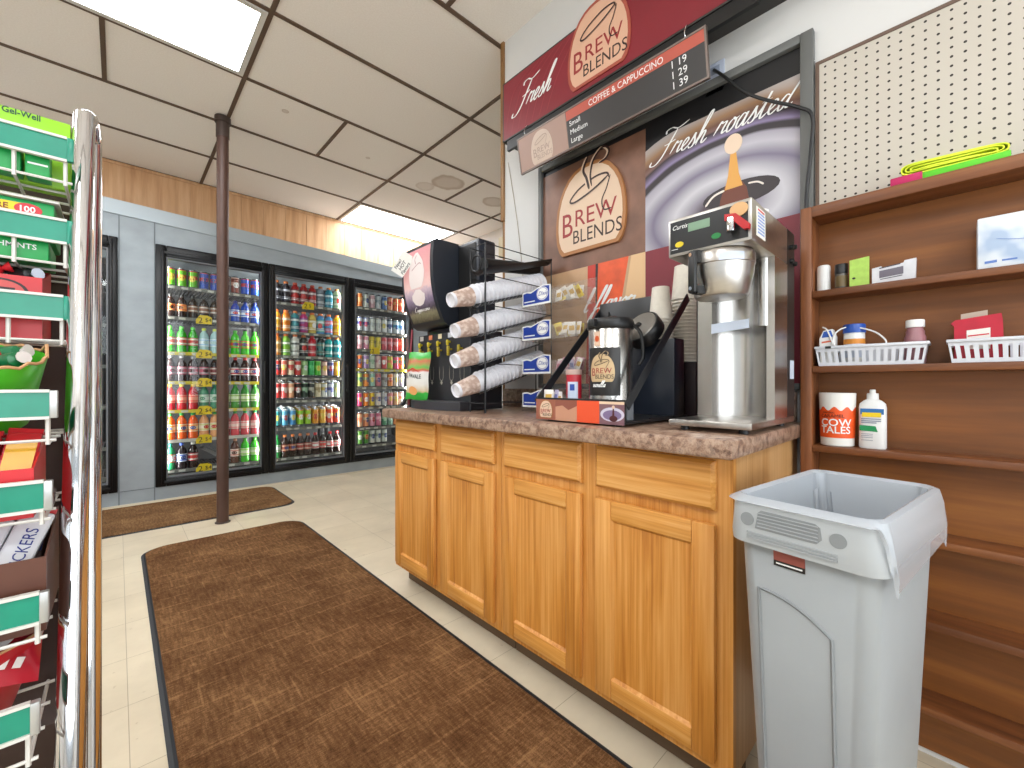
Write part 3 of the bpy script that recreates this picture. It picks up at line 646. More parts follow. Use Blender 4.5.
def carpet(name, base, dark, light):
    m, nt, p = new_mat(name); L = nt.links.new
    tc = N(nt, 'TexCoord')
    def noise(scale, st, det=3.):
        mp = N(nt, 'Mapping'); mp.inputs['Scale'].default_value = st; L(tc.outputs['Object'], mp.inputs['Vector'])
        nz = N(nt, 'TexNoise', Scale=scale, Detail=det, Roughness=.6); L(mp.outputs['Vector'], nz.inputs['Vector']); return nz
    a = noise(1., (30, 170, 1)); b = noise(1., (90, 14, 1)); c = noise(4., (1, 1, 1), 2.); fine = noise(420., (1,1,1), 2.)
    r = ramp(nt, [(.40, dark), (.51, base), (.62, light)])
    s1 = N(nt, 'Math', operation='ADD'); L(a.outputs['Fac'], s1.inputs[0]); L(b.outputs['Fac'], s1.inputs[1])
    s2 = N(nt, 'Math', operation='ADD'); L(s1.outputs[0], s2.inputs[0]); L(c.outputs['Fac'], s2.inputs[1])
    s3 = N(nt, 'Math', operation='ADD'); L(s2.outputs[0], s3.inputs[0]); L(fine.outputs['Fac'], s3.inputs[1])
    s4 = N(nt, 'Math', operation='MULTIPLY'); s4.inputs[1].default_value = .25; L(s3.outputs[0], s4.inputs[0])
    # broken paler threads of the cross-hatch weave
    def threads(axis, period, th, cut, sc):
        sx = N(nt, 'SeparateXYZ'); L(tc.outputs['Object'], sx.inputs[0])
        d = N(nt, 'Math', operation='DIVIDE'); d.inputs[1].default_value = period; L(sx.outputs[axis], d.inputs[0])
        fr = N(nt, 'Math', operation='FRACT'); L(d.outputs[0], fr.inputs[0])
        lt = N(nt, 'Math', operation='LESS_THAN'); lt.inputs[1].default_value = th; L(fr.outputs[0], lt.inputs[0])
        mp = N(nt, 'Mapping'); mp.inputs['Scale'].default_value = sc; L(tc.outputs['Object'], mp.inputs['Vector'])
        nz = N(nt, 'TexNoise', Scale=1., Detail=0.); L(mp.outputs['Vector'], nz.inputs['Vector'])
        gt = N(nt, 'Math', operation='GREATER_THAN'); gt.inputs[1].default_value = cut; L(nz.outputs['Fac'], gt.inputs[0])
        mu = N(nt, 'Math', operation='MULTIPLY'); L(lt.outputs[0], mu.inputs[0]); L(gt.outputs[0], mu.inputs[1]); return mu
    t1 = threads('Y', .105, .09, .46, (3.2, 9.5, 1)); t2 = threads('X', .12, .05, .55, (8.3, 5.5, 1))
    tm = N(nt, 'Math', operation='MAXIMUM'); L(t1.outputs[0], tm.inputs[0]); L(t2.outputs[0], tm.inputs[1])
    ts = N(nt, 'Math', operation='MULTIPLY'); ts.inputs[1].default_value = .05; L(tm.outputs[0], ts.inputs[0])
    s5 = N(nt, 'Math', operation='ADD'); L(s4.outputs[0], s5.inputs[0]); L(ts.outputs[0], s5.inputs[1])
    L(s5.outputs[0], r.inputs['Fac']); L(r.outputs['Color'], p.inputs['Base Color'])
    p.inputs['Roughness'].default_value = .95; p.inputs['Specular IOR Level'].default_value = .1
    bp = N(nt, 'Bump', Strength=.5, Distance=.006); L(s3.outputs[0], bp.inputs['Height']); L(bp.outputs['Normal'], p.inputs['Normal'])
    return m
def rrect(x0, x1, y0, y1, r, n=10):
    out = []
    for cx, cy, a0 in ((x1-r, y0+r, -90), (x1-r, y1-r, 0), (x0+r, y1-r, 90), (x0+r, y0+r, 180)):
        for i in range(n+1):
            q = R(a0+90*i/n); out.append((cx+r*math.cos(q), cy+r*math.sin(q)))
    return out
def floor_mat_thing(x0, x1, y0, y1, r, label, cm):
    t = thing('floor_mat', ((x0+x1)/2, (y0+y1)/2, 0), label, 'mat', 'brown entrance mats')
    fr = Frame((0,0,0), (1,0,0), (0,1,0))
    e_ = MB(); o = rrect(x0, x1, y0, y1, r); i_ = rrect(x0+.012, x1-.012, y0+.012, y1-.012, r-.01)
    n = len(o)
    e_.add([(a,b,.0005) for a,b in o]+[(a,b,.003) for a,b in o]+[(a,b,.0065) for a,b in i_],
           [list(range(n))[::-1]]+[[i,(i+1)%n,n+(i+1)%n,n+i] for i in range(n)]+[[n+i,n+(i+1)%n,2*n+(i+1)%n,2*n+i] for i in range(n)])
    e_.build('rubber_border', RUBBER, t)
    MB().prism(fr, rrect(x0+.02, x1-.02, y0+.02, y1-.02, r-.015), .003, .011).build('carpet_pile', cm, t)
BROWNC = carpet('brown_carpet', '#6a4a2e', '#4a2f1a', '#94704c')
floor_mat_thing(.10, 1.015, -.6, 3.49, .14, 'long brown carpet mat running along the wooden cabinets', BROWNC)
floor_mat_thing(-1.1, 1.14, 3.93, 4.80, .12, 'brown carpet mat lying along the cooler doors behind the pole', carpet('brown_carpet_far', '#76573a', '#563a20', '#9c7a54'))

# ================================================================== CABINETS
FX = 1.06
def cabinet(y0, y1, doors, label):
    t = thing('base_cabinet', (FX+.3, (y0+y1)/2, 0), label, 'cabinet', 'oak base cabinets under the counter')
    b = MB()
    b.box(FX+.02, WX-.03, y0, y0+.016, .10, .868).box(FX+.02, WX-.03, y1-.016, y1, .10, .868)
    b.box(FX+.02, WX-.03, y0+.016, y1-.016, .10, .118).box(WX-.045, WX-.03, y0+.016, y1-.016, .118, .868)
    b.build('body', OAK_SIDE, t)
    f = MB(); ys = sorted([y0] + [v for d in doors for v in d] + [y1])
    f.box(FX, FX+.02, y0, ys[1]+.012, .10, .868).box(FX, FX+.02, ys[2]-.012, ys[3]+.012, .10, .868).box(FX, FX+.02, ys[4]-.012, y1, .10, .868)
    for a, c in doors:
        a, c = min(a, c), max(a, c)
        f.box(FX, FX+.02, a+.012, c-.012, .848, .868).box(FX, FX+.02, a+.012, c-.012, .69, .745).box(FX, FX+.02, a+.012, c-.012, .10, .138)
    f.build('face_frame', OAK_V, t)
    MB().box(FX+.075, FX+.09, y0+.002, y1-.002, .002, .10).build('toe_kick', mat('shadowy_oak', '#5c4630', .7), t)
    for a, c in doors:
        a, c = min(a, c), max(a, c)
        d = MB(); z0, z1 = .126, .70; th = .019; w = .056; xa = FX-th
        d.box(xa, FX-.0008, a, a+w, z0, z1, .004).box(xa, FX-.0008, c-w, c, z0, z1, .004)
        do = d
        rails = [MB().box(xa+.0004, FX-.0008, a+w, c-w, zr, zr+w, .004) for zr in (z0, z1-w)]
        # sloped inner edge down to the sunk panel
        def moul(mb, ya, yb, za, zb):
            k = .009; q = [(ya,za),(yb,za),(yb,zb),(ya,zb)]; q2 = [(ya+k,za+k),(yb-k,za+k),(yb-k,zb-k),(ya+k,zb-k)]
            mb.add([(xa+.002,y,z) for y,z in q]+[(xa+.0095,y,z) for y,z in q2], [(i,4+i,4+(i+1)%4,(i+1)%4) for i in range(4)])
        moul(d, a+w-.001, c-w+.001, z0+w-.001, z1-w+.001)
        dr = d.build('door', OAK_V, t)
        for r_ in rails: r_.build('rail', OAK_H, dr)
        MB().box(xa+.0085, FX-.002, a+w, c-w, z0+w, z1-w).build('panel', OAK_V, dr)
        g = MB(); za, zb = .733, .855; k = .009
        pts0 = [(a,za),(c,za),(c,zb),(a,zb)]; pts1 = [(a+k,za+k),(c-k,za+k),(c-k,zb-k),(a+k,zb-k)]
        g.add([(FX-.0008,y,z) for y,z in pts0]+[(FX-.012,y,z) for y,z in pts0]+[(FX-.0195,y,z) for y,z in pts1],
              [(3,2,1,0)]+[(i,(i+1)%4,4+(i+1)%4,4+i) for i in range(4)]+[(4+i,4+(i+1)%4,8+(i+1)%4,8+i) for i in range(4)]+[(8,9,10,11)])
        g.box(FX-.0008, FX+.38, a+.02, c-.02, za+.012, zb-.012)
        g.build('drawer', OAK_H, t)
cabinet(1.19, 2.018, [(1.992,1.629),(1.577,1.218)], 'two-door oak base cabinet under the cappuccino machine and cup rack')
cabinet(.366, 1.188, [(1.159,.804),(.749,.402)], 'two-door oak base cabinet under the coffee brewer, beside the grey bin')

def granite():
    m, nt, p = new_mat('speckled_laminate'); L = nt.links.new
    tc = N(nt, 'TexCoord')
    v = N(nt, 'TexVoronoi', Scale=80.); L(tc.outputs['Object'], v.inputs['Vector'])
    nz = N(nt, 'TexNoise', Scale=42., Detail=6., Roughness=.75); L(tc.outputs['Object'], nz.inputs['Vector'])
    r = ramp(nt, [(.30, '#33251f'), (.42, '#6a4c3e'), (.5, '#94745f'), (.58, '#b29680'), (.68, '#7a6860')]); L(nz.outputs['Fac'], r.inputs['Fac'])
    hv = N(nt, 'SeparateColor'); L(v.outputs['Color'], hv.inputs[0])
    r2 = ramp(nt, [(.0, '#4a3830'), (.25, '#86695a'), (.6, '#a48a78'), (1., '#bfa996')]); L(hv.outputs[0], r2.inputs['Fac'])
    mx = N(nt, 'MixRGB'); mx.inputs[0].default_value = .28; L(r.outputs['Color'], mx.inputs[1]); L(r2.outputs['Color'], mx.inputs[2])
    L(mx.outputs[0], p.inputs['Base Color']); p.inputs['Roughness'].default_value = .3
    return m
GRAN = granite()
CT = .914
t = thing('worktop', (1.3, 1.18, .87), 'speckled brown laminate worktop lying over the oak cabinets', 'worktop')
MB().box(.987, WX-.004, .342, 2.03, .8695, CT, .008).build('slab', GRAN, t)
MB().box(WX-.024, WX-.003, .37, 1.82, CT, CT+.10, .005).build('backsplash', GRAN, t)

# ================================================================== BOOKSHELF
SX0, SX1 = 1.552, 1.656
t = thing('wall_shelf_unit', (1.6, -.15, 0), 'shallow brown wooden wall shelf unit holding baskets, bottles and boxes', 'shelf unit')
YL, YR = .3405, -.62
MB().box(SX0, SX1, YL-.030, YL, 0, 1.585, .003).build('side_panel', SHELF_WOOD_V, t)
MB().box(SX0, SX1, YR, YR+.030, 0, 1.585, .003).build('side_panel', SHELF_WOOD_V, t)
MB().box(SX0, SX1, YR+.030, YL-.030, 1.551, 1.585, .003).build('top_board', SHELF_WOOD_H, t)
MB().box(SX1-.006, SX1, YR+.030, YL-.030, .02, 1.551).build('back_panel', SHELF_BACK, t)
SHZ = [1.324, 1.094, .853, .632, .415, .189]
for z in SHZ: MB().box(SX0, SX1-.006, YR+.030, YL-.030, z-.02, z, .003).build('shelf', SHELF_WOOD_H, t)

# pegboard above it
def peg_mat():
    m, nt, p = new_mat('pegboard_cream'); L = nt.links.new
    tc = N(nt, 'TexCoord'); sp = N(nt, 'SeparateXYZ'); L(tc.outputs['Object'], sp.inputs[0])
    ds = []
    for ax in ('Y', 'Z'):
        d = N(nt, 'Math', operation='DIVIDE'); d.inputs[1].default_value = .0254; L(sp.outputs[ax], d.inputs[0])
        f = N(nt, 'Math', operation='FRACT'); L(d.outputs[0], f.inputs[0])
        s = N(nt, 'Math', operation='SUBTRACT'); s.inputs[1].default_value = .5; L(f.outputs[0], s.inputs[0])
        q = N(nt, 'Math', operation='MULTIPLY'); L(s.outputs[0], q.inputs[0]); L(s.outputs[0], q.inputs[1]); ds.append(q)
    a = N(nt, 'Math', operation='ADD'); L(ds[0].outputs[0], a.inputs[0]); L(ds[1].outputs[0], a.inputs[1])
    lt = N(nt, 'Math', operation='LESS_THAN'); lt.inputs[1].default_value = .0185; L(a.outputs[0], lt.inputs[0])
    mx = N(nt, 'MixRGB'); L(lt.outputs[0], mx.inputs[0]); mx.inputs[1].default_value = rgb('#c3bbaf'); mx.inputs[2].default_value = rgb('#2a231c')
    L(mx.outputs[0], p.inputs['Base Color']); p.inputs['Roughness'].default_value = .5
    return m
t = thing('pegboard', (WX-.006, -.15, 1.586), 'cream pegboard with rows of holes above the brown shelf unit', 'pegboard')
MB().box(WX-.010, WX-.004, YR, .310, 1.586, 2.070).build('board', peg_mat(), t)
MB().box(WX-.013, WX-.001, .310, .320, 1.586, 2.080).build('edge_trim', mat('peg_trim', '#6a5548', .6), t)
MB().box(WX-.013, WX-.001, YR, .310, 2.070, 2.080).build('edge_trim', mat('peg_trim', '#6a5548', .6), t)

# ------------------------------------------------------------------ things on the shelves
z = 1.585
t = thing('tape_roll_pack', (1.60, .02, z), 'neon yellow-green folded safety tape on top of the shelf unit', 'tape')
s_ = MB()
for k, (hw, hh_, dz) in enumerate(((.096,.0150,0),(.088,.0095,.001),(.078,.0045,-.0005))):
    def tl(u, v):
        q = 2*PI*u; c_ = math.copysign(abs(math.cos(q))**.55, math.cos(q)); s__ = math.copysign(abs(math.sin(q))**.8, math.sin(q))
        xx, th = ((1.575,.0016),(1.622,.0016),(1.622,-.0016),(1.575,-.0016),(1.575,.0016))[int(round(v*4))]
        return Vector((xx+.003*math.sin(q*2+k), .014-(hw+th)*c_, z+.037+dz+(hh_+th)*s__-.004*c_+.0015*math.sin(q*3)))
    s_.grid(tl, 40, 5, closed_u=True)
s_.build('tape', mat('neon_yellow', '#dcee30', .5), t)
MB().box(1.57, 1.615, -.085, .095, z+.0008, z+.021, .002).build('card_sleeve', [mat('neon_green', '#58c81e', .5)], t)
MB().box(1.563, 1.616, .068, .132, z+.0008, z+.0235, .002).build('end_label', mat('magenta', '#b81058', .5), t)

z = SHZ[0]
place(MB().lathe([(.0155,.0005),(.0175,.003),(.0175,.072),(.0165,.080),(.013,.083)], (1.60,.289,z), seg=24), 'white_canister', WHITE, (1.60,.289,z), 'plain white round canister at the left end of the second shelf space', 'canister')
t = thing('spice_jar', (1.59, .239, z), 'small dark jar with black lid between white canister and green card', 'jar')
MB().lathe([(.0145,.0005),(.0155,.003),(.0155,.045),(.014,.048)], (1.59,.244,z), seg=20).build('jar', mat('dark_glass', '#55504a', .25), t)
MB().lathe([(.0165,.0475),(.0165,.074),(.015,.076)], (1.59,.244,z), seg=20).build('lid', BLACK, t)
k = MB().mark(0); k.lathe([(.0159,.008),(.0159,.04)], (1.59,.244,z), seg=20, cap0=False, cap1=False); k.build('label', mat('brown_label', '#6b5a38', .5), t)
t = thing('green_card_pack', (1.575, .2, z), 'light green card standing upright beside the dark jar', 'card')
fr = faceX(1.571, .222, z)
MB().prism(fr, [(0,.0005),(.044,.0005),(.044,.083),(0,.079)], -.008, 0).build('card', mat('pale_green_card', '#a8cc5c', .6, var=.12, vscale=60), t)
k = MB(); k.prism(fr, [(.010+.004*math.cos(q*PI/6), .025+.003*math.sin(q*PI/6)) for q in range(12)], .0002, .0008); k.build('print', TXTK, t)
t = thing('foil_packet', (1.58, .126, z), 'white and silver flat packet lying beside the green card', 'packet')
fr = faceX(1.575, .172, z)
MB().prism(fr, [(0,.0005),(.09,.0005),(.092,.058),(.068,.056),(.066,.05),(.022,.046),(.02,.049),(0,.046)], -.02, 0).build('packet', mat('silver_white', '#cfcfd4', .35, var=.08, vscale=40), t)
k = MB(); k.prism(fr, [(.016,.016),(.066,.020),(.066,.041),(.016,.036)], .0003, .001); k.mark(1).prism(fr, [(.018,.011),(.064,.015),(.064,.017),(.018,.013)], .0003,.001).prism(fr, [(.016,.042),(.06,.047),(.06,.050),(.016,.045)], .0003,.001)
k.build('print', [mat('grey_print', '#6a6470', .5), mat('grey_print_dark', '#4a4650', .5)], t)
t = thing('tissue_box', (1.60, -.10, z), 'white and pale blue cardboard box at the frame edge of the upper shelf', 'box')
def cloud():
    m, nt, p = new_mat('cloud_print'); tc = N(nt,'TexCoord'); nz = N(nt,'TexNoise',Scale=16.,Detail=2.); nt.links.new(tc.outputs['Object'], nz.inputs['Vector'])
    r = ramp(nt, [(.38,'#a9bdd8'),(.52,'#d8e0ea'),(.65,'#e6e9ec')]); nt.links.new(nz.outputs['Fac'], r.inputs['Fac']); nt.links.new(r.outputs['Color'], p.inputs['Base Color']); p.inputs['Roughness'].default_value=.4; return m
MB().box(1.562, 1.645, -.19, -.030, z+.0005, z+.127, .003).build('carton', cloud(), t)
k = MB(); fr = faceX(1.5615, -.030, z); k.prism(fr, [(.012,.012),(.032,.013),(.032,.019),(.012,.018)], 0,.0006).prism(fr, [(.04,.014),(.064,.014),(.064,.018),(.04,.018)], 0,.0006)
k.ribbon(fr, [(.03,.07),(.08,.06),(.158,.064)], .0012); k.build('print', mat('blue_print', '#5c7cc0', .5), t)

def basket(yl, yr, label, grip):
    z0 = SHZ[1]; t = thing('plastic_basket', (1.59, (yl+yr)/2, z0), label, 'basket', 'white slotted plastic baskets on the shelf')
    xa, xb = 1.556, 1.640; b = MB(); h = .058; tp = .008
    W_ = .0025
    # four tapered slotted walls and a base
    def wall(p0, p1, q0, q1, n):
        def P(a, v): 
            lo = Vector(p0).lerp(Vector(p1), a); hi = Vector(q0).lerp(Vector(q1), a); return lo.lerp(hi, v)
        nrm = (Vector(p1)-Vector(p0)).cross(Vector(q0)-Vector(p0)).normalized()*W_
        def quad(a0, a1, v0, v1):
            c = [P(a0,v0), P(a1,v0), P(a1,v1), P(a0,v1)]
            b.add(c+[x-nrm for x in c], [(0,1,2,3),(7,6,5,4),(0,4,5,1),(1,5,6,2),(2,6,7,3),(3,7,4,0)])
        quad(0,1,0,.17); quad(0,1,.74,1)
        for i in range(n+1):
            a = i/n; g = .28/n; quad(max(0, a-g), min(1, a+g), .17, .74)
    B = [(xa+tp, yl-tp, z0+.001), (xa+tp, yr+tp, z0+.001), (xb-tp, yr+tp, z0+.001), (xb-tp, yl-tp, z0+.001)]
    T = [(xa, yl, z0+h), (xa, yr, z0+h), (xb, yr, z0+h), (xb, yl, z0+h)]
    n = 15
    for i in range(4): wall(B[i], B[(i+1)%4], T[i], T[(i+1)%4], n if i % 2 == 0 else 5)
    b.box(xa+tp, xb-tp, yr+tp, yl-tp, z0+.0005, z0+.003)
    b.build('basket', mat('basket_white', '#d6d9e0' if grip else '#dcdad2', .4), t)
    r = MB(); r.box(xa-.004, xa+.003, yr-.004, yl+.002, z0+h-.006, z0+h+.002, .002).box(xb-.003, xb+.004, yr-.004, yl+.002, z0+h-.006, z0+h+.002, .002).box(xa+.003, xb-.003, yl-.003, yl+.002, z0+h-.006, z0+h+.002, .002).box(xa+.003, xb-.003, yr-.004, yr+.003, z0+h-.006, z0+h+.002, .002)
    r.build('rim', mat('basket_white', '#d6d9e0' if grip else '#dcdad2', .4), t)
    if grip: MB().box(xa-.0055, xa-.004, yl-.04, yl-.026, z0+h-.006, z0+h+.001).build('clip', BLACK, t)
basket(.303, .058, 'white slotted basket holding the blue-capped tubs and the pink bottle', True)
basket(.022, -.22, 'cream slotted basket holding the red wipes pack', False)
z = SHZ[1]+.004
t = thing('medicine_box', (1.585, .258, z), 'small white carton with blue flap standing in the white basket', 'box')
fr = faceX(1.571, .293, z)
MB().prism(fr, [(0,0),(.036,0),(.038,.085),(.030,.108),(.008,.104),(-.002,.08)], -.03, 0).build('carton', WHITE, t)
k = MB(); k.prism(fr, [(.004,.083),(.032,.085),(.027,.104),(.009,.101)], .0002, .001); k.mark(1).prism(fr, [(.004,.066),(.033,.070),(.033,.075),(.004,.071)], .0002,.001); k.build('print', [mat('blue_flap','#2a58b0',.4), mat('orange_line','#d8683c',.4)], t)
t = thing('pill_tub', (1.60, .215, z), 'white tub with blue lid and colourful label in the basket', 'tub')
MB().lathe([(.024,0),(.025,.004),(.025,.09),(.024,.094)], (1.60,.215,z), seg=24).build('tub', WHITE, t)
MB().lathe([(.027,.0935),(.027,.116),(.025,.119)], (1.60,.215,z), seg=24).build('lid', mat('blue_lid','#2450a8',.35), t)
k = MB(); k.lathe([(.0255,.02),(.0255,.06)], (1.60,.215,z), seg=24, cap0=False, cap1=False); k.mark(1).lathe([(.0256,.06),(.0256,.075)], (1.60,.215,z), seg=24, cap0=False, cap1=False); k.build('label', [PALEBLUE, mat('label_orange','#d88a30',.5)], t)
t = thing('vitamin_bottle', (1.60, .084, z), 'small pink-brown bottle with white cap at the basket right end', 'bottle')
MB().lathe([(.021,0),(.0225,.004),(.0225,.07),(.019,.078),(.0195,.086),(.0165,.092),(.0165,.098)], (1.60,.084,z), seg=24).build('bottle', mat('pink_brown_plastic','#9a6a70',.3), t)
MB().lathe([(.0195,.0975),(.0195,.116),(.018,.118)], (1.60,.084,z), seg=24).build('cap', WHITE, t)
fr = faceX(1.56, .300, SHZ[1]+.058)
place(MB().tube([fr.p(.012,.062,-.02), fr.p(.024,.052,-.012), fr.p(.036,.02,-.006), fr.p(.044,.0,-.006), fr.p(.040,.02,-.006), fr.p(.046,.042,-.012), fr.p(.066,.056,-.02), fr.p(.10,.052,-.02), fr.p(.135,.036,-.015), fr.p(.156,.014,-.008), fr.p(.160,.001,-.004)], .0022, 6, 6), 'white_cable', WHITE, (1.57,.2,SHZ[1]+.06), 'white cord looping out of the white basket', 'cable')
t = thing('wipes_pack', (1.60, -.03, z), 'red soft pack of wipes standing in the cream basket', 'packet')
fr = faceX(1.575, .010, z)
MB().prism(fr, [(0,0),(.085,0),(.082,.10),(.08,.116),(.002,.106),(-.006,.098),(0,.09)], -.035, 0).build('pack', mat('wipes_red','#b81c34',.35, var=.1, vscale=30), t)
MB().prism(faceX(1.59,.010,z), [(.012,.108),(.058,.113),(.058,.128),(.012,.122)], -.004, 0).build('top_flap', mat('beige_flap','#b8a898',.5), t)
k = MB(); k.prism(fr, [(.022,.03),(.062,.03),(.062,.082),(.022,.078)], .0002,.0012); k.mark(1).prism(fr, [(.024,.062),(.06,.065),(.06,.068),(.024,.065)], .0013,.0018).prism(fr, [(.026,.05),(.056,.05),(.056,.053),(.026,.053)], .0013,.0018); k.build('label', [PAPER, REDP], t)

z = SHZ[2]
t = thing('candy_tub', (1.603, .256, z), 'white and orange round candy tub lettered COW TALES', 'tub')
rb, rt, h = .041, .0455, .160
k = MB().lathe([(rb-.003,.0005),(rb,.003),(rt,h-.002),(rt-.001,h),(rt-.003,h),(rt-.004,h-.008),(rb-.003,.006)], (1.603,.256,z), seg=40); k.build('tub', PAPER, t)
def rz(zz): return rb+(rt-rb)*zz/h
o_ = MB(); zl0 = .026
def lab(u, v):
    a = (u-.5)*PI*1.5; top = .113+.006*math.cos(a*9)
    zz = zl0+(top-zl0)*v; r = rz(zz)+.0008
    return Vector((1.603-r*math.cos(a), .256-r*math.sin(a), z+zz))
o_.grid(lab, 60, 4)
def wrapper(cx, cy, z, rz): 
    def f(A, B, C):
        r = rz(B)+.0012+C; a = A/rz(B)
        return Vector((cx-r*math.cos(a), cy-r*math.sin(a), z+B))
    return f
wr = wrapper(1.603, .256, z, rz)
o_.mark(1).text(None, 'COW', .030, -.036, .062, wrap=wr, off=.012).text(None, 'TALES', .030, -.036, .040, wrap=wr, off=.012, sx=.92)
o_.mark(2).text(None, 'CARAMEL', .0135, -.036, .087, wrap=wr).text(None, 'ORIGINAL', .007, -.030, .099, wrap=wr)
o_.build('label', [mat('tub_orange','#e8561c',.4), TXTW, mat('tub_dark','#5a1c10',.5)], t)
t = thing('lotion_bottle', (1.60, .173, z), 'white pump-cap bottle with green and yellow label beside the candy tub', 'bottle')
k = MB()
def rsec(fr_, w_, d_, n=28, p_=3.):
    out = []
    for i in range(n):
        q = 2*PI*i/n; c, s = math.cos(q), math.sin(q)
        out.append((math.copysign(abs(c)**(2/p_), c)*d_, math.copysign(abs(s)**(2/p_), s)*w_))
    return out
secs = [(.0005,.029,.019),(.004,.031,.021),(.118,.031,.021),(.130,.029,.019),(.139,.02,.015),(.143,.012,.012)]
V = []; 
for zz, w_, d_ in secs: V += [(1.60+a, .173+b, z+zz) for a, b in rsec(None, w_, d_)]
n = 28; F_ = [[k2*n+i, k2*n+(i+1)%n, (k2+1)*n+(i+1)%n, (k2+1)*n+i] for k2 in range(len(secs)-1) for i in range(n)]
k.add(V, F_, True).add(V[:n], [list(range(n))[::-1]]).add(V[-n:], [list(range(n))])
k.build('bottle', WHITE, t)
MB().lathe([(.0135,.1425),(.0135,.157),(.0125,.160),(.007,.160),(.007,.169),(.0055,.171)], (1.60,.173,z), seg=20).build('cap', WHITE, t)
fr = faceX(1.5788, .2025, z); k = MB()
k.prism(fr, [(.004,.100),(.056,.100),(.056,.116),(.004,.116)], 0, .0006)
k.mark(1).prism(fr, [(.008,.092),(.050,.092),(.050,.105),(.008,.105)], .0007,.0012)
k.mark(2).prism(fr, [(.002,.052),(.043,.050),(.038,.066),(.002,.068)], 0,.0006)
k.mark(3)
for zz in (.085,.079,.074): k.prism(fr, [(.006,zz),(.050-.01*(zz<.078),zz),(.050-.01*(zz<.078),zz+.003),(.006,zz+.003)], 0,.0006)
for zz in (.042,.037,.032,.024): k.prism(fr, [(.006,zz),(.032,zz),(.032,zz+.0015),(.006,zz+.0015)], 0,.0006)
k.build('label', [mat('label_blue','#2c6ca8',.5), YELLOW, mat('label_green','#1c8a50',.5), mat('label_grey','#8a90a0',.5)], t)

# ================================================================== BIN
BC = Vector((1.066, .167, 0)); BR = R(-7.5)
def bw(a, b, z):  # a along the long side (towards the wall), b along the short side
    return Vector((BC.x+a*math.cos(BR)-b*math.sin(BR), BC.y+a*math.sin(BR)+b*math.cos(BR), z))
def loop(hl, hw, r, z, n=7):
    return [bw(a, b, z) for a, b in rrect(-hl, hl, -hw, hw, r, n)]
def loft(mb, loops, cap0=False, cap1=False, smooth=True):
    n = len(loops[0]); V = [p for l in loops for p in l]
    F_ = [[k*n+i, k*n+(i+1)%n, (k+1)*n+(i+1)%n, (k+1)*n+i] for k in range(len(loops)-1) for i in range(n)]
    mb.add(V, F_, smooth)
    if cap0: mb.add(loops[0], [list(range(n))[::-1]])
    if cap1: mb.add(loops[-1], [list(range(n))])
    return mb
TOP = .822
t = thing('trash_can', (BC.x, BC.y, 0), 'tall grey rectangular plastic bin standing beside the oak cabinet', 'bin')
b = MB()
loft(b, [loop(.150,.078,.03,.0), loop(.153,.081,.03,.006), loop(.194,.107,.03,.745), loop(.192,.105,.03,.748), loop(.188,.101,.028,.745), loop(.148,.076,.026,.02)], True, True)
FRT = Frame(bw(-.185,0,0), -(bw(0,1,0)-bw(0,0,0)), (bw(-.033,0,.74)-bw(0,0,0)))
# raised arched panel outline on the front
def front(a, zz, c=0.):
    hl = .153+(.194-.153)*zz/.745
    return bw(-hl-c, -a, zz)
b.build('body', GREYP, t)
pnl = MB(); arc = [(-.070+.115*i/12, .655-.045*(i/12)**2.2) for i in range(13)]
path = [(-.064,.05)] + arc + [(.047,.05)]
pnl.tube([front(a, zz, .0005) for a, zz in path], .0032, 6)
pnl.build('panel_groove', GREYD, t)
c = MB()
loft(c, [loop(.196,.109,.03,.738), loop(.209,.121,.034,.740), loop(.210,.122,.034,.756), loop(.207,.119,.034,.81), loop(.203,.115,.032,TOP), loop(.197,.109,.03,TOP+.002), loop(.192,.104,.028,TOP-.004), loop(.192,.104,.028,.75)])
co = c.build('collar', mat('grey_collar','#a9adaf',.38), t)
def cf(a, zz, c_=0.):
    hl = .2095-.003*(zz-.76)/.05
    return bw(-hl-c_, -a, zz)
class CF:
    def p(s, a, b, c=0.): return cf(a, b, c)
cfm = CF()
for a in (-.082, .060):
    k = MB(); k.prism(cfm, [(a+.0120*math.cos(q*PI/12), .785+.0120*math.sin(q*PI/12)) for q in range(24)], .0002, .0015); k.build('hole', GREYD, co)
k = MB(); k.prism(cfm, [(-.068,.771),(.030,.771),(.038,.780),(.035,.799),(.028,.804),(-.058,.806),(-.063,.801)], .0002,.0012)
k.mark(1)
for i in range(5): k.prism(cfm, [(-.064,.775+i*.006),(.032,.775+i*.006),(.032,.7765+i*.006),(-.064,.7765+i*.006)], .0012,.0028)
k.build('grip_slot', [GREYD, GREYP], co)
k = MB()
for i in range(3): k.prism(cfm, [(-.082,.750+i*.005),(.060,.750+i*.005),(.060,.753+i*.005),(-.082,.753+i*.005)], .0002,.002)
k.build('ridge', GREYP, co)
k = MB(); fl = CF(); fl.p = lambda a, b_, c_=0.: front(a, b_, c_)
k.prism(fl, [(-.042,.718),(.008,.718),(.008,.735),(-.042,.735)], .0002,.002); k.mark(1).prism(fl, [(-.042,.708),(.008,.708),(.008,.718),(-.042,.718)], .0002,.002); k.mark(2).prism(fl, [(-.038,.712),(.004,.712),(.004,.7145),(-.038,.7145)], .002,.0025)
k.build('maker_label', [mat('red_brown_label','#8e4a40',.5), BLACK, TXTW], t)
random.seed(5)
bag = MB()
NB = len(loop(.1,.1,.03,0))
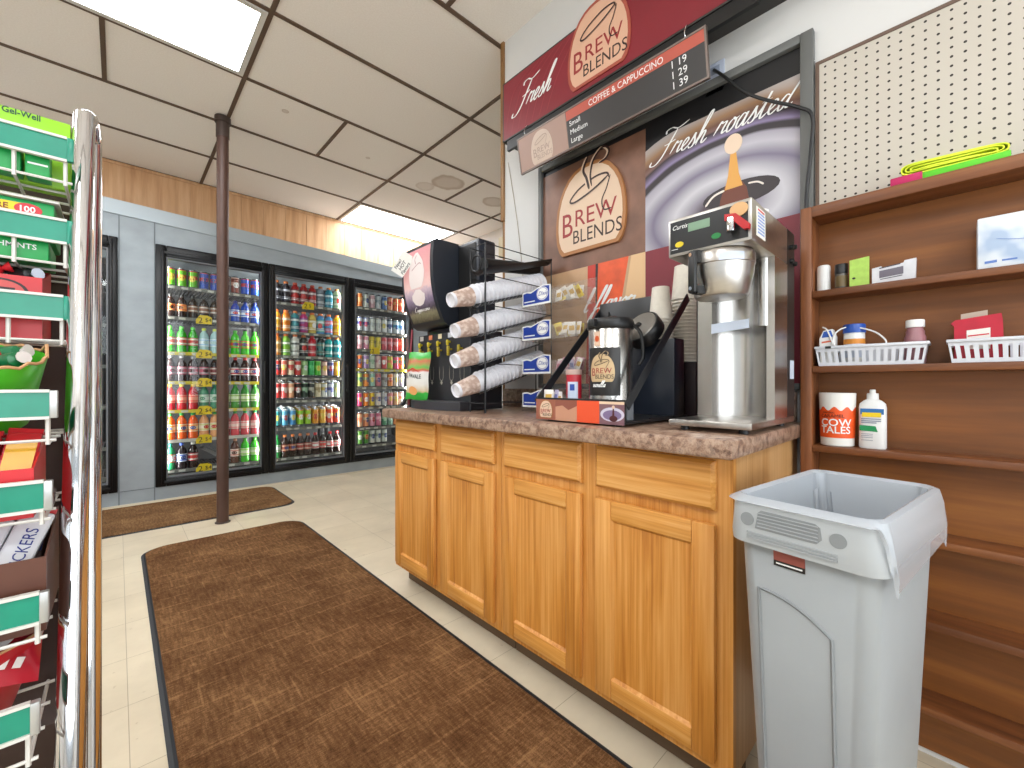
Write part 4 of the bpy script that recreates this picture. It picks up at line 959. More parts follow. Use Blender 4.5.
def bagloop(hl, hw, r, z, amp, zamp=0.):
    out = []
    base = loop(hl, hw, r, z, 16)
    n = len(base); ph = random.uniform(0, 6)
    for i, p in enumerate(base):
        kk = 1.
        if z < TOP-.002 and hl > .19:
            loc = p-bw(0,0,z); b_ = -loc.x*math.sin(BR)+loc.y*math.cos(BR); a_ = loc.x*math.cos(BR)+loc.y*math.sin(BR)
            k_ = max(0, min(1, (-b_-.072)/.05))*max(0, min(1, (a_+.21)/.03)); k_ = max(k_, .06); kk = k_
            p = p+Vector((0,0,(TOP-z)*(1-k_)))
        d = (p-bw(0,0,z)); d.z = 0.; d.normalize()
        q = i/n*2*PI
        w = amp*(math.sin(q*9+ph)+.6*math.sin(q*17+ph*2)+.5*random.uniform(-1,1))
        out.append(p+d*w*kk+Vector((0,0,kk*zamp*(math.sin(q*5+1)+.6*math.sin(q*11)+.5*random.uniform(-1,1)))))
    return out
loft(bag, [bagloop(.126,0.0590,.035,.16,.008), bagloop(.148,0.0680,.03,.35,.009), bagloop(.160,0.0790,.03,.52,.009,.012), bagloop(.170,0.0870,.03,.63,.008,.012), bagloop(.178,0.0930,.03,.72,.006,.01), bagloop(.1865,0.0990,.028,.78,.003,.004), bagloop(.1900,0.1020,.028,TOP,.0010),
           bagloop(.198,0.1100,.03,TOP+.0055,.0004), bagloop(.2055,0.1175,.033,TOP+.002,.0005), bagloop(.2100,0.1225,.035,.80,.0010), bagloop(.2135,0.1260,.035,.765,.0022,.004), bagloop(.214,0.1275,.035,.738,.003,.010), bagloop(.211,0.1260,.035,.712,.003,.012)], True)
place(bag, 'bin_liner', BAGFILM, (BC.x, BC.y, .1), 'clear crinkled bag lining the grey bin and folded over its rim', 'bin bag')

# ================================================================== POSTER DISPLAY ON THE WALL
def logo(mb, fr, s, mi, flat=.0, steam=True, plaque=True, strokes=True, letters=True):
    """coffee plaque: rounded top, flat foot, cup with steam and two words; mi = rim, cream, dark, red material slots"""
    half = [(.80,0),(.90,.06),(.97,.16),(1.0,.30),(.99,.44),(.95,.57),(.87,.70),(.75,.81),(.60,.90),(.42,.96),(.24,.99),(.08,1.0)]
    out = half + [(-a, b) for a, b in half[::-1]]
    def sc(pts, g=1., dy=0.): return [(a*g*s, (b*2.05-1.0)*g*s+s+dy) for a, b in pts]
    d = flat
    if getattr(fr, 'curved', False):
        def shell(g, c):
            for (a0, b0), (a1, b1) in zip(half, half[1:]):
                for q in range(10):
                    t0, t1 = -1+.2*q, -.8+.2*q
                    pp_ = [(a0*t0, b0), (a0*t1, b0), (a1*t1, b1), (a1*t0, b1)]
                    mb.add([fr.p(x_, y_, c) for x_, y_ in sc(pp_, g)], [(0,1,2,3)], False)
        mb.mark(mi[0]); shell(1.09, .0006+d); mb.mark(mi[1]); shell(1.0, .0012+d)
    elif plaque:
        mb.mark(mi[0]).prism(fr, sc(out, 1.09, -.0*s), .0003, .0006+d)
        mb.mark(mi[1]).prism(fr, sc(out, 1.0), .0006+d, .0012+d)
    h = .0014+d
    if letters:
        mb.mark(mi[3]).text(fr, 'B', .90*s, -.90*s, .40*s, h, sx=.80).text(fr, 'REW', .62*s, -.46*s, .60*s, h, sx=.98)
        mb.mark(mi[2]).text(fr, 'BLENDS', .50*s, -.52*s, .16*s, h, sx=.86)
    if strokes:
        mb.mark(mi[2])
        mb.ribbon(fr, [(.62*s,1.55*s),(.55*s,1.68*s),(.2*s,1.70*s),(-.3*s,1.55*s),(-.58*s,1.33*s),(-.45*s,1.25*s),(0,1.35*s),(.4*s,1.5*s),(.62*s,1.62*s)], .05*s, h)
        mb.ribbon(fr, [(.66*s,1.6*s),(.55*s,1.3*s),(.42*s,1.05*s),(.48*s,.8*s),(.7*s,.78*s)], .035*s, h)
    if steam:
        for dx, m_ in ((0, mi[1]), (.05, mi[2])):
            mb.mark(m_)
            mb.ribbon(fr, [((-.02+dx)*s,1.45*s),((-.10+dx)*s,1.75*s),((-.2+dx)*s,2.0*s),((-.05+dx)*s,2.3*s)], .07*s, h+.0004)
            mb.ribbon(fr, [((.06+dx)*s,1.5*s),((.02+dx)*s,1.8*s),((.12+dx)*s,2.15*s),((.4+dx)*s,2.36*s),((.58+dx)*s,2.22*s),((.5+dx)*s,2.05*s),((.28+dx)*s,2.0*s)], .055*s, h+.0004)
CREAM = mat('plaque_cream','#dcbfa4',.5); PRIM = mat('plaque_rim','#a8703f',.5); LDARK = mat('logo_dark','#3a2420',.5); LRED = mat('logo_red','#9a2a2c',.5)
LINEW = mat('pale_line','#e6dcd2',.5)
fy0, fy1, fz0, fz1 = 1.537, .323, 1.02, 2.19
t = thing('coffee_poster_display', (WX-.01, .93, fz0), 'grey framed wall display of four coffee posters behind the machines', 'poster display')
f = MB(); xa, xb = WX-.028, WX-.001; fw = .022
FRG = mat('frame_grey','#666765',.5)
f.box(xa, xb, fy0-fw, fy0, fz0, fz1, .003).box(xa, xb, fy1, fy1+.036, fz0, fz1, .003).box(xa, xb, fy1+.036, fy0-fw, fz1-.03, fz1, .003).box(xa, xb, fy1+.036, fy0-fw, fz0, fz0+.022, .003)
f.build('frame', FRG, t)
MB().box(WX-.008, WX-.001, fy1+.036, fy0-fw, fz0+.022, fz1-.03).build('backing', mat('black_backing','#121113',.5), t)
PX = WX-.0085
mcol = .922; zm = 1.607
fr = faceX(PX, 1.515, zm)
k = MB().fbox(fr, 0, 1.515-mcol, 0, 2.135-zm, 0, .002)
brown = k.build('brand_poster', mat('brown_marble','#7d5846',.45, var=.28, vscale=7), t)
k = MB(); lf = faceX(PX-.002, 1.212, 1.698); logo(k, lf, .186, (0,1,2,3), .012); k.build('plaque', [PRIM, CREAM, LDARK, LRED], brown)
# swirl poster: its rings are printed art, drawn in the sheet's own plane
def swirl_mat():
    m, nt, p = new_mat('coffee_swirl_print'); L = nt.links.new
    tc = N(nt,'TexCoord'); mp = N(nt,'Mapping'); mp.inputs['Scale'].default_value = (1,1,1); L(tc.outputs['Object'], mp.inputs['Vector'])
    sp = N(nt,'SeparateXYZ'); L(mp.outputs['Vector'], sp.inputs[0])
    y2 = N(nt,'Math',operation='MULTIPLY'); y2.inputs[1].default_value = 1.0; L(sp.outputs['Y'], y2.inputs[0])
    z2 = N(nt,'Math',operation='MULTIPLY'); z2.inputs[1].default_value = 1.75; L(sp.outputs['Z'], z2.inputs[0])
    cb = N(nt,'CombineXYZ'); L(y2.outputs[0], cb.inputs[0]); L(z2.outputs[0], cb.inputs[1])
    nz = N(nt,'TexNoise',Scale=4.,Detail=1.); L(tc.outputs['Object'], nz.inputs['Vector'])
    ln = N(nt,'VectorMath',operation='LENGTH'); L(cb.outputs[0], ln.inputs[0])
    ad = N(nt,'Math',operation='MULTIPLY_ADD'); ad.inputs[1].default_value = .05; L(nz.outputs['Fac'], ad.inputs[0]); L(ln.outputs['Value'], ad.inputs[2])
    r = ramp(nt, [(.0,'#3a2a2c'),(.10,'#4a3a44'),(.15,'#8d8794'),(.22,'#c6c4ca'),(.31,'#746c82'),(.38,'#bab7c0'),(.43,'#a29daa'),(.445,'#2a2228'),(.475,'#2a2228'),(.49,'#8a7ca0'),(.52,'#574a5e'),(.535,'#2c2024'),(.55,'#7a5a54'),(.575,'#6a4634'),(.615,'#96704f'),(.66,'#a8988e'),(.74,'#b4b0b4'),(.84,'#c0bec4')])
    L(ad.outputs[0], r.inputs['Fac']); L(r.outputs['Color'], p.inputs['Base Color']); p.inputs['Roughness'].default_value = .35
    return m
yr_, zt_ = .361, 2.07
k = MB()
arc = [(mcol, zm), (yr_, zm), (yr_, zt_)] + [(yr_+(mcol-yr_)*i/14, zt_-.035*max(0,(i/14-.72)/.28)**2) for i in range(1, 15)]
cx_, cz_ = .60, 1.70
V = [Vector((PX-.0022, y, z_)) for y, z_ in arc]
n = len(V); k.add(V+[v+Vector((.002,0,0)) for v in V], [list(range(n)), list(range(n,2*n))[::-1]]+[[i,n+i,n+(i+1)%n,(i+1)%n] for i in range(n)])
sw = k.build('swirl_poster', swirl_mat(), t)
d = Vector((PX, cx_, cz_))-t.location
for v in sw.data.vertices: v.co -= d
sw.location = d
def part_abs(mb, name, mats, par): return mb.build(name, mats, par)
k = MB(); sf = faceX(PX-.0024, .569, 1.70)
ell = lambda a, b, ra, rb, n=24: [(a+ra*math.cos(2*PI*i/n), b+rb*math.sin(2*PI*i/n)) for i in range(n)]
k.mark(3).prism(sf, ell(.02,.035,.13,.045), 0,.0005)
k.mark(2).prism(sf, [(-.055,-.04),(.06,-.04),(.045,.05),(.03,.075),(-.03,.075),(-.045,.03)], .0005,.001)
k.mark(1).prism(sf, [(-.030,.06),(.032,.06),(.019,.11),(.010,.19),(-.010,.19),(-.018,.11)], .001,.0015)
k.mark(0).prism(sf, ell(0,.222,.031,.036), .0015,.002)
k.mark(4).ribbon(sf, [(-.10,.02),(-.07,.05),(-.03,.06)], .008, .0012).ribbon(sf, [(.05,.06),(.08,.055),(.10,.04)], .006, .0012)
k.build('milk_drop', [mat('drop_cream','#e6cdb4',.4), mat('drop_amber','#dca04a',.4), mat('drop_brown','#6a3018',.4), mat('drop_dark','#2c2226',.4), LINEW], sw)
k = MB(); script(k, faceX(PX-.0026, .893, 1.952), 'Fresh roasted', .043, .018, .022, .0060, .42); k.build('lettering', TXTW, sw)
# lower posters
fr = faceX(PX, 1.515, fz0+.022)
hh = zm-fz0-.022
k = MB().fbox(fr, 0, 1.515-mcol, 0, hh, 0, .002)
fl_ = k.build('flavor_poster', mat('tan_print','#c6a07c',.5, var=.10, vscale=9), t)
k = MB(); fr2 = faceX(PX-.0021, 1.225, fz0+.022)
k.prism(fr2, [(-.012,0),(.05,0),(.05,.2),(.045,hh),(0,hh),(-.004,.25)], 0,.0006)
k.mark(1).prism(fr2, [(.052,hh),(.222,hh),(.19,.40),(.165,.25),(.13,.06),(.10,0),(.052,0)], 0,.0006)
k.mark(2).prism(fr2, [(.235,hh),(.303,hh),(.303,0),(.14,0),(.17,.18),(.20,.36)], 0,.0006)
k.mark(3).prism(fr2, [(.046,hh),(.060,hh),(.056,.45),(.056,.42),(.05,.3),(.044,.42)], .0006,.001)
k.prism(fr2, [(.036,.16),(.066,.18),(.06,.30),(.042,.30)], .0006,.001)
k.build('petal_print', [mat('print_red','#c0331f',.4), mat('print_orange','#e0592c',.4, var=.2, vscale=12), mat('print_cream','#dfb98c',.4), mat('print_black','#2a1a18',.4)], fl_)
k = MB(); script(k, faceX(PX-.0032, 1.262, 1.385), 'l flavor', .044, .012, .0, .0085, .42); k.build('lettering', TXTW, fl_)
MB().fbox(faceX(PX, mcol, fz0+.022), 0, mcol-.361, 0, hh, 0, .002).build('burgundy_poster', mat('burgundy','#7c2430',.45, var=.06, vscale=6), t)

# ================================================================== HANGING SIGNS
LX = 1.52
t = thing('coffee_lightbox_sign', (LX+.06, 1.0, 2.345), 'big dark red lightbox sign lettered Fresh above the price board', 'sign')
sy0, sy1, sz0, sz1 = 1.693, -.35, 2.345, 2.66
MB().box(LX+.002, WX-.001, sy1, sy0, sz0, sz1).box(LX, LX+.006, sy1, sy0, sz0, sz0+.008).box(LX, LX+.006, sy1, sy0, sz1-.008, sz1).box(LX, LX+.006, sy0-.008, sy0, sz0, sz1).build('housing', mat('sign_housing','#33312f',.4), t)
MB().box(LX-.0008, LX+.002, sy1+.008, sy0-.008, sz0+.008, sz1-.008).build('face', mat('sign_red','#84202c',.4, var=.10, vscale=3), t)
MB().box(LX+.004, LX+.02, .45, sy0-.03, 2.29, sz0).build('lower_rail', mat('rail_black','#0f0f10',.4), t)
fr = faceX(LX-.0008, sy0, sz0)
k = MB(); script(k, fr, 'Fresh', .050, .105, .115, .0085, .45, .0006); k.build('lettering', TXTW, t)
k = MB(); 
for i in range(7): k.ribbon(fr, [(.02+.05*i,.02),(.05+.055*i,.14),(.10+.06*i,.24),(.22+.05*i,.295)], .004, .0002)
k.build('wave_lines', mat('sign_red_line','#98343c',.4), t)
k = MB(); logo(k, faceX(LX-.001, 1.075, 2.385), .150, (0,1,2,3), .004, steam=False); k.build('plaque', [mat('plaque_rim_red','#a8503f',.5), mat('plaque_cream_red','#dcae92',.5), LDARK, LRED], t)
t = thing('price_board', (LX-.005, 1.07, 2.12), 'dark menu board with coffee prices hanging under the red sign', 'sign')
by0, by1, bz0, bz1 = 1.548, .603, 2.118, 2.287; tilt = .03
B_ = Frame((LX-.002, by0, bz0), (0,-1,0), (-tilt, 0, bz1-bz0))
Wd = by0-by1; Hb = math.hypot(tilt, bz1-bz0)
MB().fbox(B_, 0, Wd, 0, Hb, -.012, 0).fbox(B_, 0, Wd, 0, .007, 0, .003).fbox(B_, 0, Wd, Hb-.007, Hb, 0, .003).fbox(B_, 0, .007, .007, Hb-.007, 0, .003).fbox(B_, Wd-.007, Wd, .007, Hb-.007, 0, .003).build('frame', mat('board_frame','#6e6058',.35, metal=.4), t)
sp_ = .318
k = MB().fbox(B_, sp_, Wd-.007, .007, Hb-.007, 0, .001); k.build('menu_panel', mat('menu_black','#2a2624',.4), t)
k = MB().fbox(B_, sp_, Wd-.007, Hb-.048, Hb-.008, .001, .0016); k.mark(1).text(B_, 'COFFEE & CAPPUCCINO', .034, sp_+.125, Hb-.040, .0018, sx=.92); k.build('heading_strip', [mat('heading_red','#b8503c',.4), TXTW], t)
k = MB()
for i, (a_, b_) in enumerate((('Small','1 19'),('Medium','1 29'),('Large','1 39'))):
    k.text(B_, a_, .030, sp_+.014, Hb-.076-.036*i, .0016).text(B_, b_, .036, Wd-.135, Hb-.078-.036*i, .0016)
k.build('lettering', TXTW, t)
k = MB().fbox(B_, .007, sp_-.004, .007, Hb-.007, 0, .001)
ghost = mat('board_plaque','#cbb6a6',.5); g2 = mat('board_plaque_line','#a88f82',.5)
lf = Frame(B_.p(.155,.018,.0008), B_.u, B_.v); k.mark(1); logo(k, lf, .064, (1,1,2,2), .0, steam=False)
k.build('brand_panel', [mat('board_taupe','#a58577',.45), ghost, g2], t)
for yy in (1.50, .68):
    place(MB().tube([(LX-.004,yy,2.352),(LX-.012,yy,2.345),(LX-.020,yy,2.330),(LX-.028,yy,2.310),(LX-.020,yy,2.294),(LX-.012,yy,2.302)], .0025, 6, 4), 'sign_hook', CHROME, (LX-.01,yy,2.3), 'small chrome hook at the far end of the price board' if yy > 1 else 'small chrome hook near the price end of the price board', 'hook', 'hooks holding the price board')
t = thing('wall_outlet', (WX-.004, .63, 2.2), 'pale socket plate on the wall beside the price board', 'outlet')
MB().box(WX-.008, WX, .602, .672, 2.14, 2.26, .003).build('plate', mat('pale_plate','#b9c0d0',.4), t)
for zk in (2.215, 2.16): MB().box(WX-.0095, WX-.008, .618, .656, zk, zk+.03, .002).build('socket', mat('socket_grey','#8f97a8',.4), t)
place(MB().tube([(1.648,0.637,2.23),(1.618,0.597,2.175),(1.618,0.553,2.115),(1.618,0.513,2.066),(1.618,0.475,2.03),(1.618,0.427,1.992),(1.618,0.383,1.961),(1.618,0.353,1.936),(1.618,0.328,1.912),(1.618,0.32,1.876),(1.618,0.323,1.82),(1.618,0.328,1.758),(1.618,0.334,1.696),(1.618,0.338,1.633),(1.622,0.338,1.5)], .0055, 8, 4), 'power_cord', mat('cord_black','#1d1d1e',.45), (WX-.03,.5,2.0), 'thick black power cord drooping across the posters from the wall outlet', 'cord')
place(MB().tube([(WX-.003,1.80,2.33),(WX-.003,1.77,2.2),(WX-.003,1.72,1.95),(WX-.003,1.69,1.75),(WX-.003,1.66,1.5)], .0018, 5, 6), 'thin_cable', mat('cable_beige','#a89a88',.6), (WX,1.7,1.9), 'thin beige cable running down the white wall left of the posters', 'cable')
place(MB().box(WX+.01, WX+.06, 1.856, 1.90, 1.80, 1.92, .004), 'junction_box', mat('junction_beige','#c9b998',.5), (WX+.03,1.88,1.8), 'small beige box on the wooden end of the poster wall', 'junction box')

# ================================================================== COFFEE BREWER
by0, by1 = .552, .342; bx0, bx1 = 1.112, 1.49; Z0 = CT
t = thing('coffee_brewer', (1.3, .447, Z0), 'tall stainless coffee brewer at the right end of the worktop', 'coffee brewer')
ft = MB()
for x in (1.15, 1.46):
    for y in (by0-.03, by1+.03): ft.cyl((x,y,Z0+.0005), (x,y,Z0+.014), .012)
ft.build('foot', BLACK, t)
MB().box(bx0, bx1, by1, by0, Z0+.013, Z0+.030, .003).build('base_plate', STEELH, t)
colx = 1.295
k = MB()
k.box(colx, colx+.004, by0-.045, by0, Z0+.03, 1.388).box(colx, colx+.004, by1, by1+.02, Z0+.03, 1.388)
k.box(colx, bx1-.075, by0-.003, by0, Z0+.03, 1.388).box(bx1-.08, bx1-.004, by1+.003, by0-.003, Z0+.03, 1.388)
k.build('column', STEEL, t)
SIDE = mat('brushed_side_steel', '#a67a5c', .3, metal=.85)  # brown reflection of wood put into the steel colour; not assigned
MB().box(colx+.004, bx1-.075, by1, by1+.003, Z0+.03, 1.388).build('side_panel', STEEL, t)
k = MB()  # hollow front that curves inward
def rec(u, v):
    y = by0-.045-(by0-.045-by1-.02)*u; x = colx+.055*math.sin(PI*u)**.7
    return Vector((x, y, Z0+.03+v*(1.388-Z0-.03)))
k.grid(rec, 24, 2).build('recess', STEEL, t)
k = MB().cyl((colx+.012,.372,1.20), (colx+.012,.372,1.387), .018, 20); k.build('pipe', STEEL, t)
MB().box(bx1-.074, bx1, by1, by0, Z0+.03, 1.49).build('rear_housing', BLACK, t)
hd = MB().box(bx0, bx1-.075, by1, by0, 1.388, 1.491, .003); hd.build('head', STEELH, t)
fr = faceX(bx0, by0, 1.388); HW = by0-by1
k = MB().fbox(fr, .006, HW-.008, .008, .094, 0, .0015); pan = k.build('control_panel', mat('panel_black','#1b1c1e',.3), t)
k = MB().fbox(fr, .056, .112, .058, .080, .0015, .0025); k.build('screen', mat('lcd_green','#7c9a80',.3), pan)
for nm, a, b_, c_ in (('button',.128,.029,'#17803c'),('button',.032,.030,'#d8c020')):
    MB().prism(fr, ell(a,b_,.0115,.0075), .0015,.003).build(nm, mat('button_'+c_, c_, .4), pan)
k = MB(); k.text(fr, 'Curtis', .0165, .011, .072, .0017, shear=.35); k.prism(fr, [(.010,.018),(.028,.018),(.028,.0195),(.010,.0195)], .0015,.002); k.build('lettering', [TXTW], pan)
k = MB().prism(fr, ell(.182,.080,.021,.017,30), .0015,.005); k.build('badge', mat('brass_badge','#c9a070',.35, metal=.3), t)
k = MB().fbox(fr, .163,.180,.030,.052,.0015,.012)
tp = thing('hot_water_tap', fr.p(.17,.05), None, None); COL.objects.unlink(tp); bpy.data.objects.remove(tp)
k = MB(); k.lathe([(.010,0),(.0105,.026),(.009,.034)], fr.p(.168,.026,.016), (0,0,1), 18); k.cyl(fr.p(.168,.055,0), fr.p(.168,.055,.018), .009, 16)
tap = k.build('tap', CHROME, t)
k = MB()
fr_t = Frame(fr.p(.163,.060,.010), fr.u, fr.v)
k.prism(fr_t, [(-.008,.010),(.018,.006),(.048,-.026),(.046,-.038),(.034,-.036),(.010,-.008),(-.008,-.006)], 0, .012)
k.build('lever', mat('tap_red','#b82226',.35), tap)
# brew basket hanging under the head
bc = Vector((1.185, .440, 0))
k = MB().lathe([(.050,1.270),(.062,1.272),(.066,1.278),(.078,1.330),(.0795,1.352),(.0815,1.354),(.0815,1.380),(.078,1.386)], bc, seg=36); bk = k.build('brew_basket', STEELH, t)
hx = bc+Vector((-.055,.050,0)); hd_ = Vector((-.93,.367,0)); hs = Vector((.367,.93,0))
fh = Frame((bc.x+hd_.x*.080, bc.y+hd_.y*.080, 1.276), -hs, (0,0,1))
k = MB().fbox(fh, -.012,.012,0,.112,.012,.026,.006).fbox(fh, -.010,.010,.080,.112,-.010,.013).fbox(fh, -.010,.010,.0,.02,-.024,.013); hb = k.build('handle', BLACK, bk)
k = MB(); 
for b_ in (.012,.100): k.prism(fh, ell(0,b_,.005,.005,12), .026,.028)
k.build('screw', CHROME, hb)
k = MB()
def strip(u, v):
    a = math.atan2(-.2,-1)+ (u-.5)*.75 - .15; r = .0825
    return Vector((bc.x+r*math.cos(a+.62), bc.y+r*math.sin(a+.62), 1.353+.020*v))
k.grid(strip, 12, 2); k.build('label', PALEBLUE, bk)
k = MB().prism(faceX(colx-.0005,.52,1.19), [(.012,0),(.115,.008),(.115,.034),(.012,.028)], 0,.0012); k.build('notice', PALEBLUE, t)
fs = Frame((1.143, by1, 1.40), (1,0,0), (0,0,1))
k = MB().fbox(fs, .002,.068,.006,.078,0,.001); k.mark(1)
for i in range(7): k.fbox(fs, .010,.060,.014+i*.008,.018+i*.008,.001,.0014)
k.mark(2).fbox(fs, .010,.060,.070,.074,.001,.0014)
k.build('sticker', [PAPER, mat('sticker_blue','#7c98d0',.5), REDP], t)
for (a, b_) in ((.30,.012),(.335,.02),(.305,-.028),(.338,-.03)):
    k = MB(); k.lathe([(.007,0),(.007,.008),(.004,.010)], fs.p(a, b_+.03, 0), (0,-1,0), 10); k.build('side_knob', BLACK, t)
k = MB().fbox(fs, .300,.338,-.345,-.29,0,.001); k.build('rating_label', PALEBLUE, t)
MB().lathe([(.018,0),(.018,.012),(.012,.016)], (1.26,.365,1.4915), seg=20).build('filler_cap', WHITE, t)

# ================================================================== AIRPOT STAND
ay0, ay1 = 1.006, .655; ax0 = 1.06
t = thing('airpot_stand', (1.25, .83, CT), 'black metal airpot stand with picture strip along its front', 'stand')
k = MB()
for x in (1.09, 1.42):
    for y in (ay0-.04, ay1+.04): k.cyl((x,y,CT+.0005), (x,y,CT+.010), .010)
k.build('foot', BLACK, t)
MB().box(ax0, 1.46, ay1, ay0, CT+.009, CT+.018).box(ax0, ax0+.004, ay1, ay0, CT+.018, .994).box(1.20, 1.36, ay1, ay1+.004, CT+.018, .935).box(1.20, 1.36, ay0-.004, ay0, CT+.018, .935).build('tray', BLACKM, t)
fr = faceX(ax0-.0004, ay0, CT+.006); W_ = ay0-ay1; H_ = .988-CT-.006; c1, c2, c3 = .088, .177, .262
k = MB().fbox(fr, 0, c1, 0, H_, 0, .0006); k.mark(1).fbox(fr, c1, c2, 0, H_, 0, .0006); k.mark(2).fbox(fr, c2, c3, 0, H_, 0, .0006); k.mark(3).fbox(fr, c3, W_-.003, 0, H_, 0, .0006)
k.mark(4).prism(fr, [(c1,.045),(c1+.03,.05),(c1+.055,.036),(c2,.05),(c2,H_),(c1,H_)], .0006,.001)
k.mark(5).prism(fr, ell(c3+.045,.030,.041,.021), .0006,.001); k.mark(6).prism(fr, ell(c3+.045,.028,.032,.015), .001,.0014); k.mark(7).prism(fr, ell(c3+.05,.018,.014,.009), .0014,.0018).prism(fr, [(c3+.046,.02),(c3+.054,.02),(c3+.052,.05),(c3+.048,.05)], .0018,.002)
k.mark(8).prism(fr, ell(c3+.05,.052,.005,.005), .0018,.0022).prism(fr, [(c3,.060),(W_-.003,.060),(W_-.003,H_),(c3,H_)], .0006,.0012)
k.build('picture_strip', [mat('strip_brown','#9a5c48',.4), mat('strip_tan','#c08c70',.4), mat('strip_orange','#e0522c',.4), mat('strip_plum','#7a5860',.4), mat('strip_umber','#8a5040',.4), mat('strip_lilac','#c8c4d4',.4), mat('strip_purple','#7c6c90',.4), mat('strip_dark','#4a1c20',.4), CREAM], t)
k = MB(); logo(k, faceX(ax0-.001, ay0-.046, CT+.014), .027, (0,1,2,3), .0004, steam=False); k.build('plaque', [PRIM, CREAM, LDARK, LRED], t)
MB().box(1.36, 1.435, ay1, ay0-.0, CT+.018, 1.195, .002).build('rear_box', NAVYBLK, t)
MB().box(1.435, 1.45, .728, ay0, 1.12, 1.365, .002).build('header_panel', BLACKM, t)
for y in (ay0+.0005, ay1-.0045):
    k = MB(); d = Vector((1.45-ax0, 0, 1.345-.985)).normalized(); nn = Vector((-d.z,0,d.x))*.014
    p0, p1 = Vector((ax0+.004,y,.975)), Vector((1.46,y,1.345)); q = Vector((0,.004,0))
    k.add([p0-nn,p1-nn,p1+nn,p0+nn,p0-nn+q,p1-nn+q,p1+nn+q,p0+nn+q],[(0,1,2,3),(7,6,5,4),(0,4,5,1),(1,5,6,2),(2,6,7,3),(3,7,4,0)])
    k.build('side_arm', BLACKM, t)
MB().box(1.09, 1.125, ay1+.012, ay1+.055, CT+.0185, .985, .002).build('small_drawer', mat('grey_drawer','#6b6f74',.4), t)

# airpot standing in it
ac = Vector((1.205, .802, CT+.0185))
t = thing('airpot', ac, 'steel airpot with black label and lid in the airpot stand', 'airpot')
MB().lathe([(.068,0),(.072,.004),(.072,.285),(.070,.288)], ac, seg=40).build('body', STEEL, t)
k = MB(); k.lathe([(.074,.288),(.077,.292),(.077,.312),(.072,.322),(.05,.326)], ac, seg=40); k.build('lid', BLACK, t)
k = MB().box(ac.x-.012, ac.x+.055, ac.y-.018, ac.y+.018, ac.z+.325, ac.z+.334, .003); k.prism(faceY(ac.x-.02, ac.y-.004, ac.z+.324), [(0,0),(.02,0),(.012,.022),(.004,.024)], -.008, 0); k.box(ac.x-.092, ac.x-.06, ac.y+.0, ac.y+.024, ac.z+.292, ac.z+.318, .004); k.build('pump_lever', BLACK, t)
k = MB().tube([ac+Vector((.02,-.075,.300)), ac+Vector((.04,-.090,.27)), ac+Vector((.05,-.092,.20)), ac+Vector((.04,-.080,.17))], .006, 8, 6); k.build('handle', BLACK, t)
def acyl(A, B, C): 
    a = A/.0725; r = .0725+C; a0 = .62
    return Vector((ac.x-r*math.cos(a+a0), ac.y-r*math.sin(a+a0), ac.z+B))
class WrapF:
    def p(s, a, b, c=0.): return acyl(a, b, c)
wf = WrapF(); k = MB()
k.grid(lambda u, v: acyl(-.085+.115*u, .070+.155*v, .0006), 16, 2)
k.mark(2).grid(lambda u, v: acyl(-.058+.022*u, .230+.048*v, .0006), 4, 2)
k.mark(3).prism(wf, ell(-.047,.254,.008,.010,12), .0008,.0014)
logo(k, type('O', (), {'curved': True, 'p': lambda s, a, b, c=0.: acyl(a-.032, b+.118, c)})(), .040, (1,1,4,5), .0008)
k.mark(6); script(k, type('O', (), {'p': lambda s, a, b, c=0.: acyl(a-.064, b+.098, c)})(), 'n vanilla'.replace('n ', '')[0:7], .0085, 0, 0, .002, .35)
k.build('label', [mat('label_black','#221e1c',.4), mat('label_cream','#c9ad84',.5), mat('label_pale','#d8b8a0',.5), mat('label_flame','#c8501c',.5), LDARK, LRED, TXTW], t)
# lid of another pot leaning behind it
lc = Vector((1.318, .757, 1.168)); la = Vector((-.80,.15,.55)).normalized()
t = thing('pot_stopper', lc, 'black round lid with grey face leaning behind the airpot', 'stopper')
cc = lc+Vector((0,0,.072))
MB().lathe([(.058,-.05),(.066,-.045),(.068,-.006),(.064,0)], cc, la, 32).build('rim', BLACK, t)
MB().lathe([(.060,.0003),(.056,.004),(.02,.006)], cc, la, 32).build('face', mat('lid_grey','#8a8680',.35, metal=.4), t)
MB().lathe([(.010,.006),(.008,.014)], cc+la.cross(Vector((0,1,0))).normalized()*.0, la, 14).build('knob', BLACK, t)
# creamer can and loose packets in the tray
t = thing('creamer_can', (1.165, .925, CT+.0185), 'small red powdered creamer can beside the airpot', 'can')
cc = Vector((1.165,.925,CT+.0185))
MB().lathe([(.026,0),(.027,.003),(.027,.138),(.026,.141)], cc, seg=28).build('can', mat('creamer_red','#b01c2c',.35), t)
MB().lathe([(.0285,.140),(.0285,.156),(.027,.158)], cc, seg=28).build('lid', mat('lid_red_brown','#b89a90',.5), t)
k = MB(); k.grid(lambda u, v: cc+Vector((-.0276*math.cos(-.2+u*1.4), -.0276*math.sin(-.2+u*1.4), .03+.085*v)), 10, 2); k.mark(1).grid(lambda u, v: cc+Vector((-.028*math.cos(.15+u*.6), -.028*math.sin(.15+u*.6), .085+.022*v)), 6, 2); k.build('label', [PALEBLUE, mat('label_navy','#2a4aa0',.5)], t)

